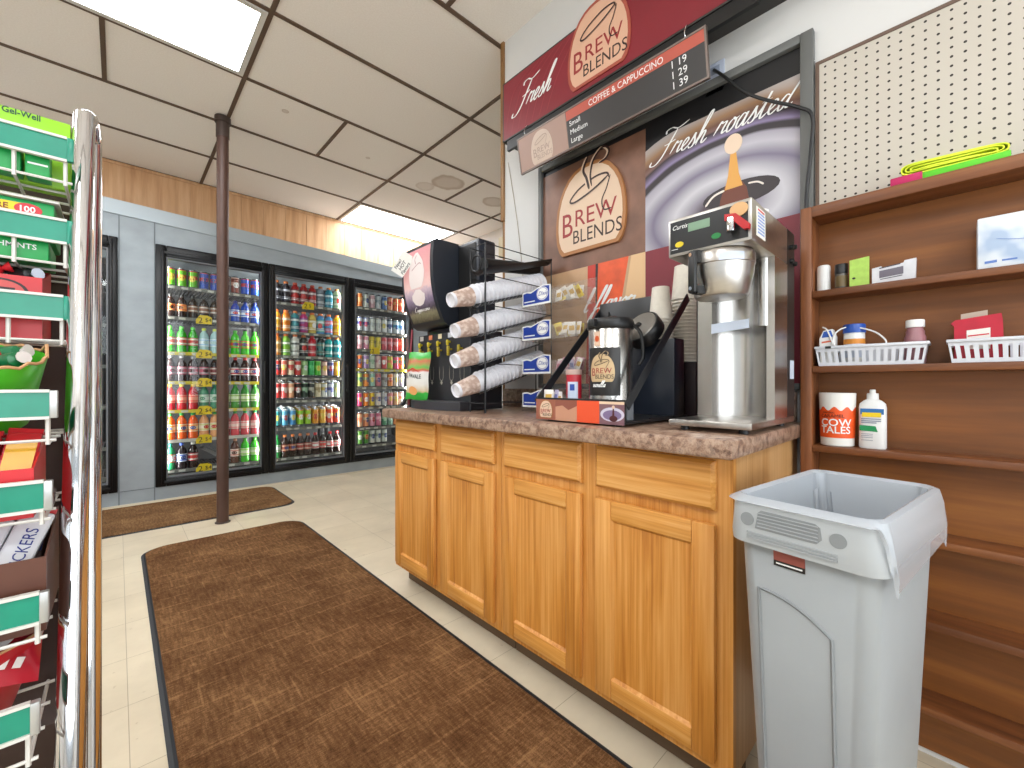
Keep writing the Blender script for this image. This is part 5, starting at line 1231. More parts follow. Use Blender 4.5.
# ================================================================== PAPER CUPS
def cup_mesh(name, h, r0, r1, sleeve, mats):
    k = MB(); SEG = 24
    k.lathe([(r0-.004,.008),(r0-.003,.0),(r0,.0),(r0+(r1-r0)*.1,h*.1)], seg=SEG, cap1=False)
    if sleeve: k.mark(1)
    k.lathe([(r0+(r1-r0)*.1,h*.1),(r0+(r1-r0)*.78,h*.78)], seg=SEG, cap0=False, cap1=False)
    k.mark(0)
    k.lathe([(r0+(r1-r0)*.78,h*.78),(r1-.0006,h-.0062),(r1+.0030,h-.0055),(r1+.0050,h-.0030),(r1+.0030,h),(r1-.0005,h),(r1-.001,h-.006),(r0,h*.12),(.0,h*.1)], seg=SEG, cap0=False, cap1=False)
    return k
def sleeve_mat():
    m, nt, p = new_mat('cup_sleeve_print'); tc = N(nt,'TexCoord'); nz = N(nt,'TexNoise',Scale=45.,Detail=3.); nt.links.new(tc.outputs['Object'], nz.inputs['Vector'])
    r = ramp(nt, [(.42,'#b59a8c'),(.52,'#cbb4a6'),(.60,'#dccbc0')]); nt.links.new(nz.outputs['Fac'], r.inputs['Fac']); nt.links.new(r.outputs['Color'], p.inputs['Base Color']); p.inputs['Roughness'].default_value=.6; return m
SLV = sleeve_mat(); CUPW = mat('cup_white','#dedee4',.55); CUPI = mat('cup_ivory','#e6dfd2',.6, var=.06, vscale=50)
proto_cup = cup_mesh('paper_cup', .135, .030, .0455, True, None).build('paper_cup', [CUPW, SLV]); COL.objects.unlink(proto_cup)
# ribbon drawing on the sleeve
TIER = [1.390, 1.262, 1.135, 1.010]; CYY = 1.455; AX = Vector((.96, 0, .28)).normalized(); TX = [1.012, 1.030, 1.030, 1.038]
NT = [18, 17, 17, 17]; tn = ['topmost', 'second', 'third', 'lowest']
rotc = Vector((0,0,1)).rotation_difference(AX)
for i, z in enumerate(TIER):
    for j in range(NT[i]):
        o = proto_cup.copy(); COL.objects.link(o)
        o.location = Vector((TX[i], CYY, z))+AX*(.0255*j); o.rotation_mode = 'QUATERNION'; o.rotation_quaternion = rotc
        props(o, (f'white paper cup with brown print at the front end of the {tn[i]} sideways stack' if j == 0 else f'white paper cup, {ORD[j]} from the front of the {tn[i]} sideways stack in the rack'), 'cup', 'paper cups lying in the cup rack')
proto_cup2 = cup_mesh('paper_cup', .118, .029, .0405, False, None).build('paper_cup', [CUPI]); COL.objects.unlink(proto_cup2)
proto_cup3 = cup_mesh('paper_cup', .130, .033, .0445, False, None).build('paper_cup', [CUPI]); COL.objects.unlink(proto_cup3)
def upright(x, y, zb, n, pitch, nm, pr=None, h=.118):
    for j in range(n):
        o = (pr or proto_cup2).copy(); COL.objects.link(o); o.rotation_euler = (PI, 0, 0); o.location = (x, y, zb+h+pitch*j)
        props(o, f'ivory paper cup, {ORD[j]} from the bottom of the upside-down stack {nm}', 'cup', 'upside-down paper cups on the airpot stand')
upright(1.397, .722, 1.1955, 8, .0095, 'nearer the lid')
sb = MB().box(1.505, 1.60, .645, .765, CT+.001, 1.12, .003)
place(sb, 'cup_box', mat('maroon_black_box','#2a1a1c',.5), (1.55,.70,CT), 'dark box standing behind the stand under the tall cup stack', 'box')
upright(1.548, .708, 1.1205, 19, .0128, 'behind the brewer', proto_cup3, .130)

# ------------------------------------------------------------------ wire cup rack
t = thing('cup_rack', (1.37, CYY, CT), 'black wire rack holding sideways stacks of paper cups', 'cup rack')
rx0, rx1, ry0, ry1 = 1.157, 1.585, 1.402, 1.508
for x in (rx0, rx1):
    for y in (ry0, ry1): MB().cyl((x,y,CT+.0005), (x,y,1.652), .0042 if (x, y) == (rx0, ry0) else .003, 8).build('post', BLACKM, t)
for z in (1.650, 1.514, 1.383, 1.254, 1.128, .955):
    k = MB()
    for y in (ry0, ry1): k.cyl((rx0,y,z), (rx1,y,z), .0022, 6)
    k.cyl((rx1,ry0,z), (rx1,ry1,z), .0022, 6)
    if z in (1.650, .955): k.cyl((rx0,ry0,z), (rx0,ry1,z), .0022, 6)
    k.build('side_wire', BLACKM, t)
for i, z in enumerate(TIER):
    k = MB(); base = Vector((TX[i]+.10, CYY, z))+AX*0
    up = AX.cross(Vector((0,1,0))).normalized(); up = up if up.z > 0 else -up
    def ch(u, v):
        a = -PI*.5+(u-.5)*1.5; r = .0495
        s = .10/AX.x+ .43*v
        return Vector((TX[i], CYY, z))+AX*s+Vector((0,1,0))*(r*math.cos(a))+up*(r*math.sin(a))
    k.grid(ch, 10, 2)
    k.tube([ch(u/11, 0) for u in range(12)], .0022, 6)
    k.build('chute', BLACK, t)
k = MB()
def ch0(u, v):
    a = -PI*.5+(u-.5)*2.4; r = .042
    return Vector((1.115, CYY, 1.548))+AX*(.04+.47*v)+Vector((0,1,0))*(r*math.cos(a))+up*(r*math.sin(a))
k.grid(ch0, 14, 2); k.lathe([(.030,.0),(.030,.36)], Vector((1.25,CYY+.07,1.60)), (1,0,.12), 18); k.tube([Vector((1.15,CYY,1.57))+Vector((0,.035*math.cos(q),.035*math.sin(q))) for q in [x*PI/8 for x in range(16)]], .004, 6, closed=True)
k.build('lid_chute', BLACK, t)

# ------------------------------------------------------------------ condiment caddy
t = thing('condiment_caddy', (1.42, 1.215, CT), 'clear four-tier caddy of sweetener packets between the cup rack and the airpot', 'caddy')
cy0, cy1, cxx = 1.383, 1.07, 1.36
tiers = [(1.388,1.47),(1.234,1.318),(1.082,1.163),(.932,1.012)]
k = MB().box(1.50, 1.504, cy1, cy0, CT+.0005, 1.50).box(cxx, 1.50, cy1, cy1+.003, CT+.0005, CT+.03).box(cxx, 1.50, cy0-.003, cy0, CT+.0005, CT+.03)
k.build('back_sheet', ACRYL, t)
BLUEL = mat('label_royal','#1c3c9a',.4)
random.seed(21)
pkm = [mat('packet_white','#e2dcd4',.6), mat('packet_yellow','#e0c860',.6), mat('packet_pink','#d8a8b4',.6), mat('packet_lilac','#b8b0cc',.6)]
pk = MB().box(-.018,.018,-.0012,.0012,-.026,.026,.001); pk.mark(1).box(-.012,.012,-.0018,.0018,-.010,.010)
protos = []
for i, m_ in enumerate(pkm):
    o = pk.build('sweetener_packet', [m_, mat('packet_print_%d' % i, ('#c8a048','#b88a30','#b85870','#6870a8')[i], .6)]); COL.objects.unlink(o); protos.append(o)
for i, (z0, z1) in enumerate(tiers):
    k = MB().box(cxx, cxx+.003, cy1, cy0, z0, z0+.062).box(cxx, 1.50, cy1, cy1+.003, z0, z0+.062).box(cxx, 1.50, cy0-.003, cy0, z0, z0+.062).box(cxx+.003, 1.50, cy1+.003, cy0-.003, z0, z0+.003).box(cxx+.003, 1.50, 1.20, 1.203, z0, z0+.055)
    bn = k.build('bin', ACRYL, t)
    fr = faceX(cxx-.0006, cy0-.004, z0); k = MB()
    k.prism(fr, [(0,.004),(.172,.004),(.172,.084),(.13,.088),(.085,.076),(.055,.066),(.03,.071),(0,.068)], -.002, 0)
    k.mark(1).prism(fr, [(.007,.012),(.166,.012),(.166,.080),(.13,.083),(.09,.072),(.055,.060),(.03,.065),(.007,.062)], .0002,.0008)
    k.mark(0).prism(fr, ell(.126,.050,.034,.029,28), .0008,.0014)
    k.mark(1).prism(fr, ell(.126,.050,.031,.026,28), .0014,.0018); k.mark(0).prism(fr, ell(.126,.050,.029,.024,28), .0018,.0022)
    k.mark(1).text(fr, 'Dixie', .026, .101, .042, .0023, shear=.35); k.mark(0)
    k.prism(fr, [(.014,.021),(.080,.021),(.080,.026),(.014,.026)], .0010, .0014)
    k.build('label', [TXTW, BLUEL], bn)
    if i < 3:
        for j in range(10):
            o = protos[(0,1,0,0)[j%4] if i == 0 else ((1,0,0,0)[j%4] if i == 1 else (2,0,3,2)[j%4])].copy(); COL.objects.link(o)
            o.location = (cxx+.030+.012*(j%3), 1.185-.0118*j, z0+.032+random.uniform(.002,.016)); o.rotation_euler = (random.uniform(-.5,.5), random.uniform(-.25,.25), PI/2+random.uniform(-.5,.5))
            props(o, f'sweetener packet, {ORD[j]} from the label in the {("topmost","second","third")[i]} caddy bin', 'packet', 'sweetener packets in the clear caddy')
for j, (x, y, r) in enumerate(((1.10,.985,.3),(1.105,.955,-.5),(1.13,.97,1.0))):
    o = protos[(0,3,0)[j]].copy(); COL.objects.link(o); o.location = (x, y, CT+.018+.020); o.rotation_euler = (.25*(1-j)+.2, R(90), r)
    o.location.z = CT+.0185+.062 if j < 2 else CT+.0185+.055; o.rotation_euler = (.12, 0, r+PI/2)
    props(o, f'loose white packet in the airpot stand tray, {ORD[j]} from its far end', 'packet', 'loose packets in the airpot stand tray')

# ================================================================== CAPPUCCINO MACHINE
t = thing('cappuccino_machine', (1.4, 1.88, CT), 'black cappuccino machine with curved picture front at the far worktop end', 'drink machine')
m0, m1 = 1.725, 2.025
prof = [(1.105,1.735),(1.098,1.66),(1.100,1.56),(1.112,1.48),(1.135,1.41),(1.165,1.345),(1.19,1.33)]
n0, n1 = 1.565, 2.03
fr = Frame((0, m0, 0), (1,0,0), (0,0,1))
out = prof + [(1.25,1.33),(1.25,1.60),(1.25,1.742),(1.12,1.742)]
k = MB(); k.prism(fr, out, -(m1-m0), 0); k.build('front_door', mat('machine_black','#22262e',.33), t)
MB().box(1.252, 1.36, n0, n1, 1.30, 1.74, .012).build('upper_body', NAVYBLK, t)
k = MB().box(1.248, 1.252, n0+.02, m0-.006, 1.32, 1.72); k.build('door_seam', BLACK, t)
def curve(v):
    P = [Vector((a, 0, b)) for a, b in prof[:6]]; Q = catmull(P, 8)[::-1]
    x = v*(len(Q)-1); i = min(int(x), len(Q)-2); p = Q[i].lerp(Q[i+1], x-i); return p
def panel(a, v, c=0.):  # a: 0..1 across the front, v: 0..1 up
    p = curve(.06+.88*v); q = curve(min(1,.07+.88*v)); d = (q-p); n_ = Vector((-d.z, 0, d.x)).normalized() if d.length else Vector((-1,0,0))
    return Vector((p.x, m1-.022-(m1-m0-.044)*a, p.z))+n_*(.0015+c)
def pic():
    m, nt, p = new_mat('cappuccino_picture'); L = nt.links.new; tc = N(nt,'TexCoord'); sp = N(nt,'SeparateXYZ'); L(tc.outputs['Object'], sp.inputs[0])
    nz = N(nt,'TexNoise',Scale=70.,Detail=2.); L(tc.outputs['Object'], nz.inputs['Vector'])
    ma = N(nt,'Math',operation='MULTIPLY_ADD'); ma.inputs[1].default_value=.10; L(nz.outputs['Fac'], ma.inputs[0])
    mr = N(nt,'MapRange'); mr.inputs['From Min'].default_value=1.36-CT; mr.inputs['From Max'].default_value=1.72-CT; L(sp.outputs['Z'], mr.inputs['Value']); L(mr.outputs[0], ma.inputs[2])
    r = ramp(nt, [(.05,'#4a4436'),(.16,'#8a8468'),(.22,'#4a3e4c'),(.34,'#8a7a92'),(.46,'#c8b0bc'),(.52,'#e8c4c0'),(.7,'#e0a8a6'),(1.,'#d8949a')]); L(ma.outputs[0], r.inputs['Fac']); L(r.outputs['Color'], p.inputs['Base Color']); p.inputs['Roughness'].default_value=.3; return m
k = MB().grid(lambda u, v: panel(u, v), 4, 20); pp = k.build('picture_panel', pic(), t)
class PF:
    def p(s, a, b, c=0.): return panel(a, b, c)
k = MB(); pf = PF()
def scan(pts, c, n=18):
    ys_ = [p_[1] for p_ in pts]; lo, hi = min(ys_), max(ys_)
    def span(y):
        xs_ = []
        for (xa_, ya_), (xb_, yb_) in zip(pts, pts[1:]+pts[:1]):
            if (ya_-y)*(yb_-y) <= 0 and ya_ != yb_: xs_.append(xa_+(xb_-xa_)*(y-ya_)/(yb_-ya_))
        return min(xs_), max(xs_)
    for q in range(n):
        y0_ = lo+(hi-lo)*(q+.001)/n; y1_ = lo+(hi-lo)*(q+.999)/n; a0, a1 = span(y0_); b0, b1 = span(y1_)
        k.add([panel(a0,y0_,c),panel(a1,y0_,c),panel(b1,y1_,c),panel(b0,y1_,c)], [(0,1,2,3)], False)
scan([(.28,.52),(.66,.52),(.76,.60),(.80,.70),(.74,.82),(.62,.90),(.54,.95),(.46,.95),(.36,.90),(.26,.80),(.22,.68),(.24,.58)], .0009)
scan([(.26,.36),(.34,.28),(.48,.25),(.62,.27),(.72,.34),(.74,.42),(.62,.46),(.40,.46),(.28,.43)], .0009)
scan([(.30,.43),(.44,.50),(.60,.49),(.68,.44)], .0012)
k.mark(1).ribbon(pf, [(.34,.74),(.46,.77),(.62,.80),(.70,.78)], .012, .0014).ribbon(pf, [(.50,.80),(.46,.86),(.52,.91)], .02, .0014)
k.mark(2)
sc_ = type('O', (), {'p': lambda s, a, b, c=0.: panel(.24+a*6.2, .165+b*3.2, c+.0008)})()
script(k, sc_, 'Cappuccino', .0098, 0, 0, .0022, .2)
k.build('plaque', [mat('picture_white','#e6dad8',.4), mat('picture_line','#b89a9c',.4), TXTW], pp)
MB().box(1.205, 1.40, n0, n1, CT+.004, 1.30).build('rear_column', mat('machine_grey','#26262a',.35), t)
for i in range(4):
    y = 2.0-.088*i
    k = MB().box(1.2035, 1.205, y-.016, y+.016, 1.272, 1.296); k.build('flavour_label', mat('flavour_'+'abcd'[i], ('#b8b4ac','#c87850','#d8c8a0','#c4c8d0')[i], .5), t)
    k = MB().lathe([(.004,0),(.007,.004),(.008,.022),(.004,.028)], (1.190,y,1.232), seg=12).cyl((1.188,y,1.25),(1.205,y,1.25),.006,8); k.build('valve_lever', mat('lever_yellow','#c8b420',.4), t)
for i in range(5):
    y = 1.985-.088*i
    k = MB().lathe([(.006,0),(.008,.004),(.008,.044),(.006,.048)], (1.184,y,1.180), seg=12).cyl((1.184,y,1.212),(1.205,y,1.212),.005,8); k.build('nozzle', mat('nozzle_olive','#a89420',.4), t)
    k = MB(); ff = faceX(1.2045, y, 1.07); k.ribbon(ff, [(-.016,.06),(-.016,.0),(.0,-.012),(.016,.0),(.016,.06)], .0025, .0002, 2); k.prism(ff, [(0,-.034),(.010,-.023),(0,-.012),(-.010,-.023)], .0002,.001); k.build('fill_mark', mat('mark_grey','#a8a498',.5), t)
k = MB()
tray = [(1.2045,n0+.01),(1.2045,n1-.01),(1.15,n1-.01)]+[(1.15-.045*math.sin(PI*i/14)**.6, n1-.01-(n1-n0-.02)*i/14) for i in range(1,14)]+[(1.15,n0+.01)]
ft_ = Frame((0,0,CT), (1,0,0), (0,1,0))
k.prism(ft_, tray, .0005, .040); k.build('drip_tray', mat('tray_grey','#35353a',.35), t)
k = MB().prism(ft_, [(a+(1.18-a)*.08, 1.80+(b-1.80)*.95) for a, b in tray], .040, .043); k.build('drip_grille', mat('grille_grey','#5c5c60',.35, metal=.5), t)
# snack bag leaning on the machine
zb = CT+.0435
t2 = thing('snack_bag', (1.16, 1.93, zb), 'green and white snack bag leaning in the cappuccino machine', 'snack bag')
fb = Frame((1.104, 2.000, zb+.0005), (.30,-.95,0), (.11,.04,1))
def bagf(u, v, s=1):
    w_ = .150; h_ = .250
    puff = .022*math.sin(PI*u)**.6*math.sin(PI*min(1,max(0,v)))**.5
    return fb.p(w_*u+.004*math.sin(v*9), h_*v+.004*math.sin(u*7), puff*s)
k = MB()
k.grid(lambda u, v: bagf(u, v, 1), 14, 18); k.grid(lambda u, v: bagf(1-u, v, -.5), 14, 18)
def bagm():
    m, nt, p = new_mat('snack_bag_print'); L = nt.links.new; tc = N(nt,'TexCoord'); sp = N(nt,'SeparateXYZ'); L(tc.outputs['Object'], sp.inputs[0])
    nz = N(nt,'TexNoise',Scale=28.,Detail=2.); L(tc.outputs['Object'], nz.inputs['Vector'])
    ma = N(nt,'Math',operation='MULTIPLY_ADD'); ma.inputs[1].default_value=.10; L(nz.outputs['Fac'], ma.inputs[0])
    mr = N(nt,'MapRange'); mr.inputs['From Min'].default_value=0; mr.inputs['From Max'].default_value=.25; L(sp.outputs['Z'], mr.inputs['Value']); L(mr.outputs[0], ma.inputs[2])
    r = ramp(nt, [(.0,'#28a030'),(.19,'#2ca838'),(.22,'#c8b088'),(.36,'#d8d4cc'),(.52,'#dcdcd8'),(.62,'#ded8d4'),(.66,'#c85040'),(.72,'#5cb050'),(.86,'#c86a50'),(.93,'#3cb040'),(1.,'#38a83c')]); L(ma.outputs[0], r.inputs['Fac']); L(r.outputs['Color'], p.inputs['Base Color']); p.inputs['Roughness'].default_value=.3; return m
k.build('bag', bagm(), t2)
k = MB(); wrp = lambda A, B, C: bagf(A/.150, B/.250, 1)+fb.n*(C+.0035)
k.text(None, 'EL PAVALE', .030, .008, .112, wrap=wrp, sx=.78, off=.01); k.mark(1).prism(type('O', (), {'p': lambda s, a, b, c=0.: wrp(a, b, c)})(), ell(.062,.045,.03,.022,16), .0004,.0012); k.mark(2).prism(type('O', (), {'p': lambda s, a, b, c=0.: wrp(a, b, c)})(), [(.02,.14),(.06,.155),(.11,.142),(.10,.150),(.06,.165),(.025,.150)], .0004,.001)
k.build('print', [mat('bag_text','#2a3030',.5), mat('bag_food','#d89858',.5), mat('bag_ribbon','#c03828',.5)], t2)
# pink cord and tag on the machine
place(MB().tube([(1.17,m1+.016,1.335),(1.165,m1+.02,1.25),(1.16,m1+.022,1.15),(1.15,m1+.016,1.06),(1.15,m1+.022,1.0),(1.15,m1+.018,CT+.012)], .006, 7, 6), 'red_tube', mat('dusky_red','#8a3440',.4), (1.35,m1+.015,1.1), 'dusky red tube hanging down the far side of the cappuccino machine', 'tube')
place(MB().tube([(1.13,m1+.001,CT+.060),(1.11,m1+.003,CT+.03),(1.095,m1+.001,CT+.012)], .011, 8, 5), 'tray_spout', BLACK, (1.18,m1,CT), 'short black hose at the far corner of the drip tray', 'hose')
tg = thing('paper_tag', (1.06, 1.945, 1.65), 'white handwritten paper tag taped to the cappuccino machine corner', 'tag')
hd2 = Vector((.8,-.6,0)); zv = Vector((0,0,1)); a_ = R(58)
uu = hd2*math.cos(a_)+zv*math.sin(a_); vv = hd2*-math.sin(a_)+zv*math.cos(a_)
ftg = Frame(Vector((1.062, 1.945, 1.652))-uu*.060, uu, vv)
k = MB().fbox(ftg, 0,.120,-.034,.034,0,.0012); k.build('card', PAPER, tg)
k = MB(); k.text(ftg, 'New!', .024, .018, .013, .0014, shear=.2, off=.012).text(ftg, 'HOT', .024, .024, -.009, .0014, shear=.2, off=.012).text(ftg, 'Flavors', .024, .012, -.030, .0014, shear=.2, off=.012); k.build('lettering', TXTK, tg)

# ================================================================== CANDY RACK
t = thing('candy_rack', (-.15, .95, 0), 'chrome framed candy rack with green price channels at the left edge', 'candy rack')
LV = [(1.0,-.053,1.423),(1.0,-.053,1.288),(.97,-.055,1.16),(.86,-.061,1.012),(.81,-.062,.896),(.78,-.063,.763),(.755,-.068,.642),(.735,-.07,.52)]
XL = -.42; FLO = [.052,.052,.052,.050,.032,.040,.052,.052]
for i, (y, xr, z) in enumerate(LV):
    k = MB().box(XL, xr-.008, y, y+.003, z-.0165, z+.0165); k.mark(1).box(XL, xr-.008, y-.003, y+.004, z+.0165, z+.0205).box(XL, xr-.008, y-.003, y+.004, z-.0205, z-.0165)
    k.mark(2 if i > 2 else 0).box(xr-.008, xr, y-.004, y+.006, z-.019, z+.019, .001)
    ch_ = k.build('price_channel', [GREEN, WHITEMET, SILVER], t)
    zf = z-FLO[i]
    k = MB()
    for j in range(4):
        yy = y+.006+.060*j; k.cyl((XL,yy,zf), (xr-.002,yy,zf), .0022, 6)
    for j in range(7):
        xx = xr-.010-.055*j; k.cyl((xx,y+.004,zf-.004), (xx,y+.20,zf-.004), .0022, 6); k.cyl((xx,y+.0055,zf-.006), (xx,y+.0055,z-.018), .0026, 6)
    k.build('wire_shelf', WHITEMET, t)
def lean(y_of): return y_of
ybk = lambda z: .735+(1.0-.735)*max(0, min(1, (z-.52)/.80))+.215
k = MB(); zs_ = [.0,.52,.65,.80,.95,1.1,1.25,1.47]
for a, b_ in zip(zs_, zs_[1:]):
    k.add([(XL,ybk(a),a),(-.048,ybk(a),a),(-.048,ybk(b_),b_),(XL,ybk(b_),b_),(XL,ybk(a)+.01,a),(-.048,ybk(a)+.01,a),(-.048,ybk(b_)+.01,b_),(XL,ybk(b_)+.01,b_)], [(0,1,2,3),(7,6,5,4),(0,4,5,1),(3,2,6,7),(0,3,7,4),(1,5,6,2)])
k.build('back_panel', mat('rack_back','#3a241a',.6), t)
for xx in (-.06, -.25):
    k = MB(); k.tube([(xx, ybk(z_)-.012, z_) for z_ in (.02,.52,.8,1.1,1.3,1.46)], .005, 8); k.build('upright', WHITEMET, t)
# chrome loop at the open end: front leg leans forward, bends over the top and drops behind
def on(px, d): 
    u = (px-512)/420; return Vector((d*(.6845+u*.729), d*(.729-u*.6845), 0))
pt, pb = on(83.5,.74), on(70.5,.555)
p_top = Vector((pt.x, pt.y, 1.475)); p_low = Vector((pb.x, pb.y, .595))
dd = (p_low-p_top)/(p_low.z-p_top.z)
p_flr = p_top+dd*(0.004-1.475)
rt_, rb_ = on(91,.79), on(88,.63)
r_top = Vector((rt_.x, rt_.y, 1.47)); r_low = Vector((rb_.x, rb_.y, .52)); d2 = (r_low-r_top)/(r_low.z-r_top.z); r_flr = r_top+d2*(.004-1.47)
mid = (p_top+r_top)/2
MB().tube([p_flr, p_low, p_low.lerp(p_top,.5), p_top, p_top+Vector((.002,.012,.028)), mid+Vector((0,0,.050)), r_top+Vector((-.001,-.008,.030)), r_top, r_low.lerp(r_top,.5), r_low, r_flr], .0145, 24, 8).build('chrome_loop', CHROME, t)

def cbox(x0, x1, y0, y1, z0, z1, m, name, label, cat='box', bev=.002, group=None):
    o = thing(name, ((x0+x1)/2, (y0+y1)/2, z0), label, cat, group)
    MB().box(x0, x1, y0, y1, z0, z1, bev).build('carton', m, o); return o
zf = [l[2]-f_+.0025 for l, f_ in zip(LV, FLO)]
# top level
o = cbox(-.30, -.060, 1.055, 1.10, zf[0], 1.490, mat('lime_carton','#93d024',.4), 'gum_box', 'lime green carton on the candy rack, highest of its boxes')
fr = faceY(-.30, 1.0548, zf[0]); k = MB()
k.text(fr, 'Gel-Well', .0135, .163, .1065, .0002, sx=.85, off=.02); k.mark(1).prism(fr, [(0,.05),(.225,.05),(.225,.074),(.21,.084),(.18,.083),(.15,.094),(0,.097)], .0001,.0005); k.mark(2).prism(fr, ell(.200,.080,.012,.013), .0005,.0009); k.mark(3).prism(fr, [(.197,.068),(.203,.068),(.202,.092),(.198,.092)], .0009,.0012)
k.build('print', [mat('gum_navy','#1c4a34',.5), mat('gum_lilac','#e4d4dc',.5), mat('gum_orange','#e07838',.5), TXTW], o)
MINTG = mat('mint_green','#149a48',.4)
for j, (a, b_, nm) in enumerate(((-.25,-.112,'left of the wire'),(-.108,-.081,'right of the wire'))):
    o = cbox(a, b_, 1.014, 1.048, zf[0], zf[0]+.046, MINTG, 'mint_box', f'small green mint box under the highest price channel, {nm}', group='green mint boxes')
    fr = faceY(a, 1.0138, zf[0]); k = MB()
    x_ = b_-a-.052 if j == 0 else .003; k.prism(fr, [(x_,.018),(x_+.022,.018),(x_+.022,.021),(x_,.021)], .0001,.0004); k.build('print', TXTW, o)
o = cbox(-.30, -.082, 1.014, 1.12, zf[1], zf[1]+.034, MINTG, 'mint_box', 'long green mint box lettered FRESHMINTS under the second price channel', group='green mint boxes')
k = MB(); k.text(faceY(-.30, 1.0138, zf[1]), 'FRESHMINTS', .0115, .205, .0165, .0001, align='RIGHT', off=.01); k.build('print', TXTW, o)
o = cbox(-.30, -.076, 1.014, 1.12, zf[1]+.0345, zf[1]+.094, mat('gum_carton_green','#1c9a50',.4), 'gum_box', 'gum carton with grey lid and red 100 badge on the second rack level')
fr = faceY(-.30, 1.0138, zf[1]+.0345); k = MB().fbox(fr, 0,.203,.030,.053,0,.0004); k.mark(1).prism(fr, ell(.196,.0445,.015,.0095), .0004,.0008); k.mark(2).text(fr, '100', .0125, .185, .0405, .0009, off=.02); k.mark(3).text(fr, 'MORE', .012, .143, .041, .0006, off=.02)
k.mark(4).box(-.302, -.070, 1.006, 1.122, zf[1]+.0945, zf[1]+.098)
k.build('print', [YELLOW, REDP, TXTW, mat('gum_red_text','#7a3018',.5), mat('lid_grey_card','#c8c4c0',.5)], o)
# third level: red display box with wrapped sweets
def open_box(x0, x1, y0, y1, z0, hf, hb, m, name, label):
    o = thing(name, ((x0+x1)/2, (y0+y1)/2, z0), label, 'box'); w_ = .002; k = MB()
    k.box(x0, x1, y0, y1, z0, z0+w_).box(x0, x1, y0, y0+w_, z0+w_, z0+hf).box(x0, x1, y1-w_, y1, z0+w_, z0+hb)
    for x in (x0, x1-w_): k.prism(Frame((x+w_, 0, z0), (0,1,0), (0,0,1)), [(y0+w_,w_),(y1-w_,w_),(y1-w_,hb),(y0+.4*(y1-y0),hf+.3*(hb-hf)),(y0+w_,hf)], -w_, 0)
    k.build('tray', m, o); return o
o = open_box(-.30, -.088, 1.0, 1.12, zf[2], .098, .128, mat('candy_red','#c4262a',.4), 'candy_box', 'red open candy box on the third level of the candy rack')
fr = faceY(-.30, .9998, zf[2]); k = MB().prism(fr, ell(.168,.072,.030,.020), .0001,.0005); k.mark(1).prism(fr, ell(.168,.072,.026,.017), .0005,.0009); k.mark(0).prism(fr, [(.152,.070),(.184,.070),(.184,.078),(.152,.078)], .001,.0013).prism(fr, [(.148,.064),(.188,.064),(.188,.067),(.148,.067)], .001,.0013); k.build('print', [mat('print_dark_red','#2a1414',.5), mat('print_rose','#c8504c',.5)], o)
def sweet(m1_, m2_):
    k = MB(); k.lathe([(.003,-.020),(.010,-.015),(.012,0),(.010,.015),(.003,.020)], axis=(1,0,0), seg=10); k.mark(1).lathe([(.003,.019),(.009,.029)], axis=(1,0,0), seg=10).lathe([(.003,-.019),(.009,-.029)], axis=(1,0,0), seg=10)
    ob = k.build('wrapped_candy', [m1_, m2_]); COL.objects.unlink(ob); return ob
SW = [sweet(REDP, REDP), sweet(BLACK, PALEBLUE), sweet(mat('sweet_white','#dcd4d0',.3), REDP), sweet(mat('sweet_green','#1c6a40',.3), mat('sweet_white','#dcd4d0',.3))]
random.seed(9)
def fill(pts, kinds, lab, grp):
    for j, p in enumerate(pts):
        ob = SW[kinds[j % len(kinds)]].copy(); COL.objects.link(ob); ob.location = p; ob.rotation_euler = (random.uniform(0,3), random.uniform(-.4,.4), random.uniform(-1.2,1.2))
        props(ob, lab.format(ORD[j]), 'candy', grp)
fill([(-.112,1.035,zf[2]+.104),(-.150,1.03,zf[2]+.104),(-.13,1.085,zf[2]+.112),(-.185,1.045,zf[2]+.104),(-.17,1.09,zf[2]+.112)], [1,0,1,0], '{} wrapped candy from the chrome side in the red open box', 'sweets in the red open box')
# fourth level: green bucket
o = thing('candy_bucket', (-.148, .94, zf[3]), 'bright green candy bucket on the fourth level of the rack', 'bucket')
bk_ = MB(); bax = Vector((0,-.30,.954)); be2 = Vector((0,.954,.30)); bc_ = Vector((-.150,.955,zf[3]+.0165))
bk_.lathe([(.050,0),(.053,.003),(.074,.102),(.072,.102),(.050,.004)], bc_, bax, seg=32, up=(1,0,0)); bk_.build('bucket', mat('bucket_green','#4cb828',.35), o)
k = MB(); n = 40
k.tube([bc_+Vector((1,0,0))*(.0735*math.cos(2*PI*i/n))+be2*(.0735*math.sin(2*PI*i/n))+bax*(.103+.003*math.sin(i*2.3)+(.014 if i in (1,2) else 0)) for i in range(n)], .0022, 6, closed=True); k.build('torn_rim', mat('torn_kraft','#c8986c',.8), o)
fill([tuple(bc_+Vector((a_*.05,0,0))+be2*(b_*.05)+bax*.098) for a_, b_ in ((.75,-.2),(.1,-.75),(.2,.35),(-.5,-.3),(-.3,.7),(.6,.6))], [3,2,0,2,3], '{} wrapped candy from the chrome side in the green bucket', 'sweets in the green bucket')
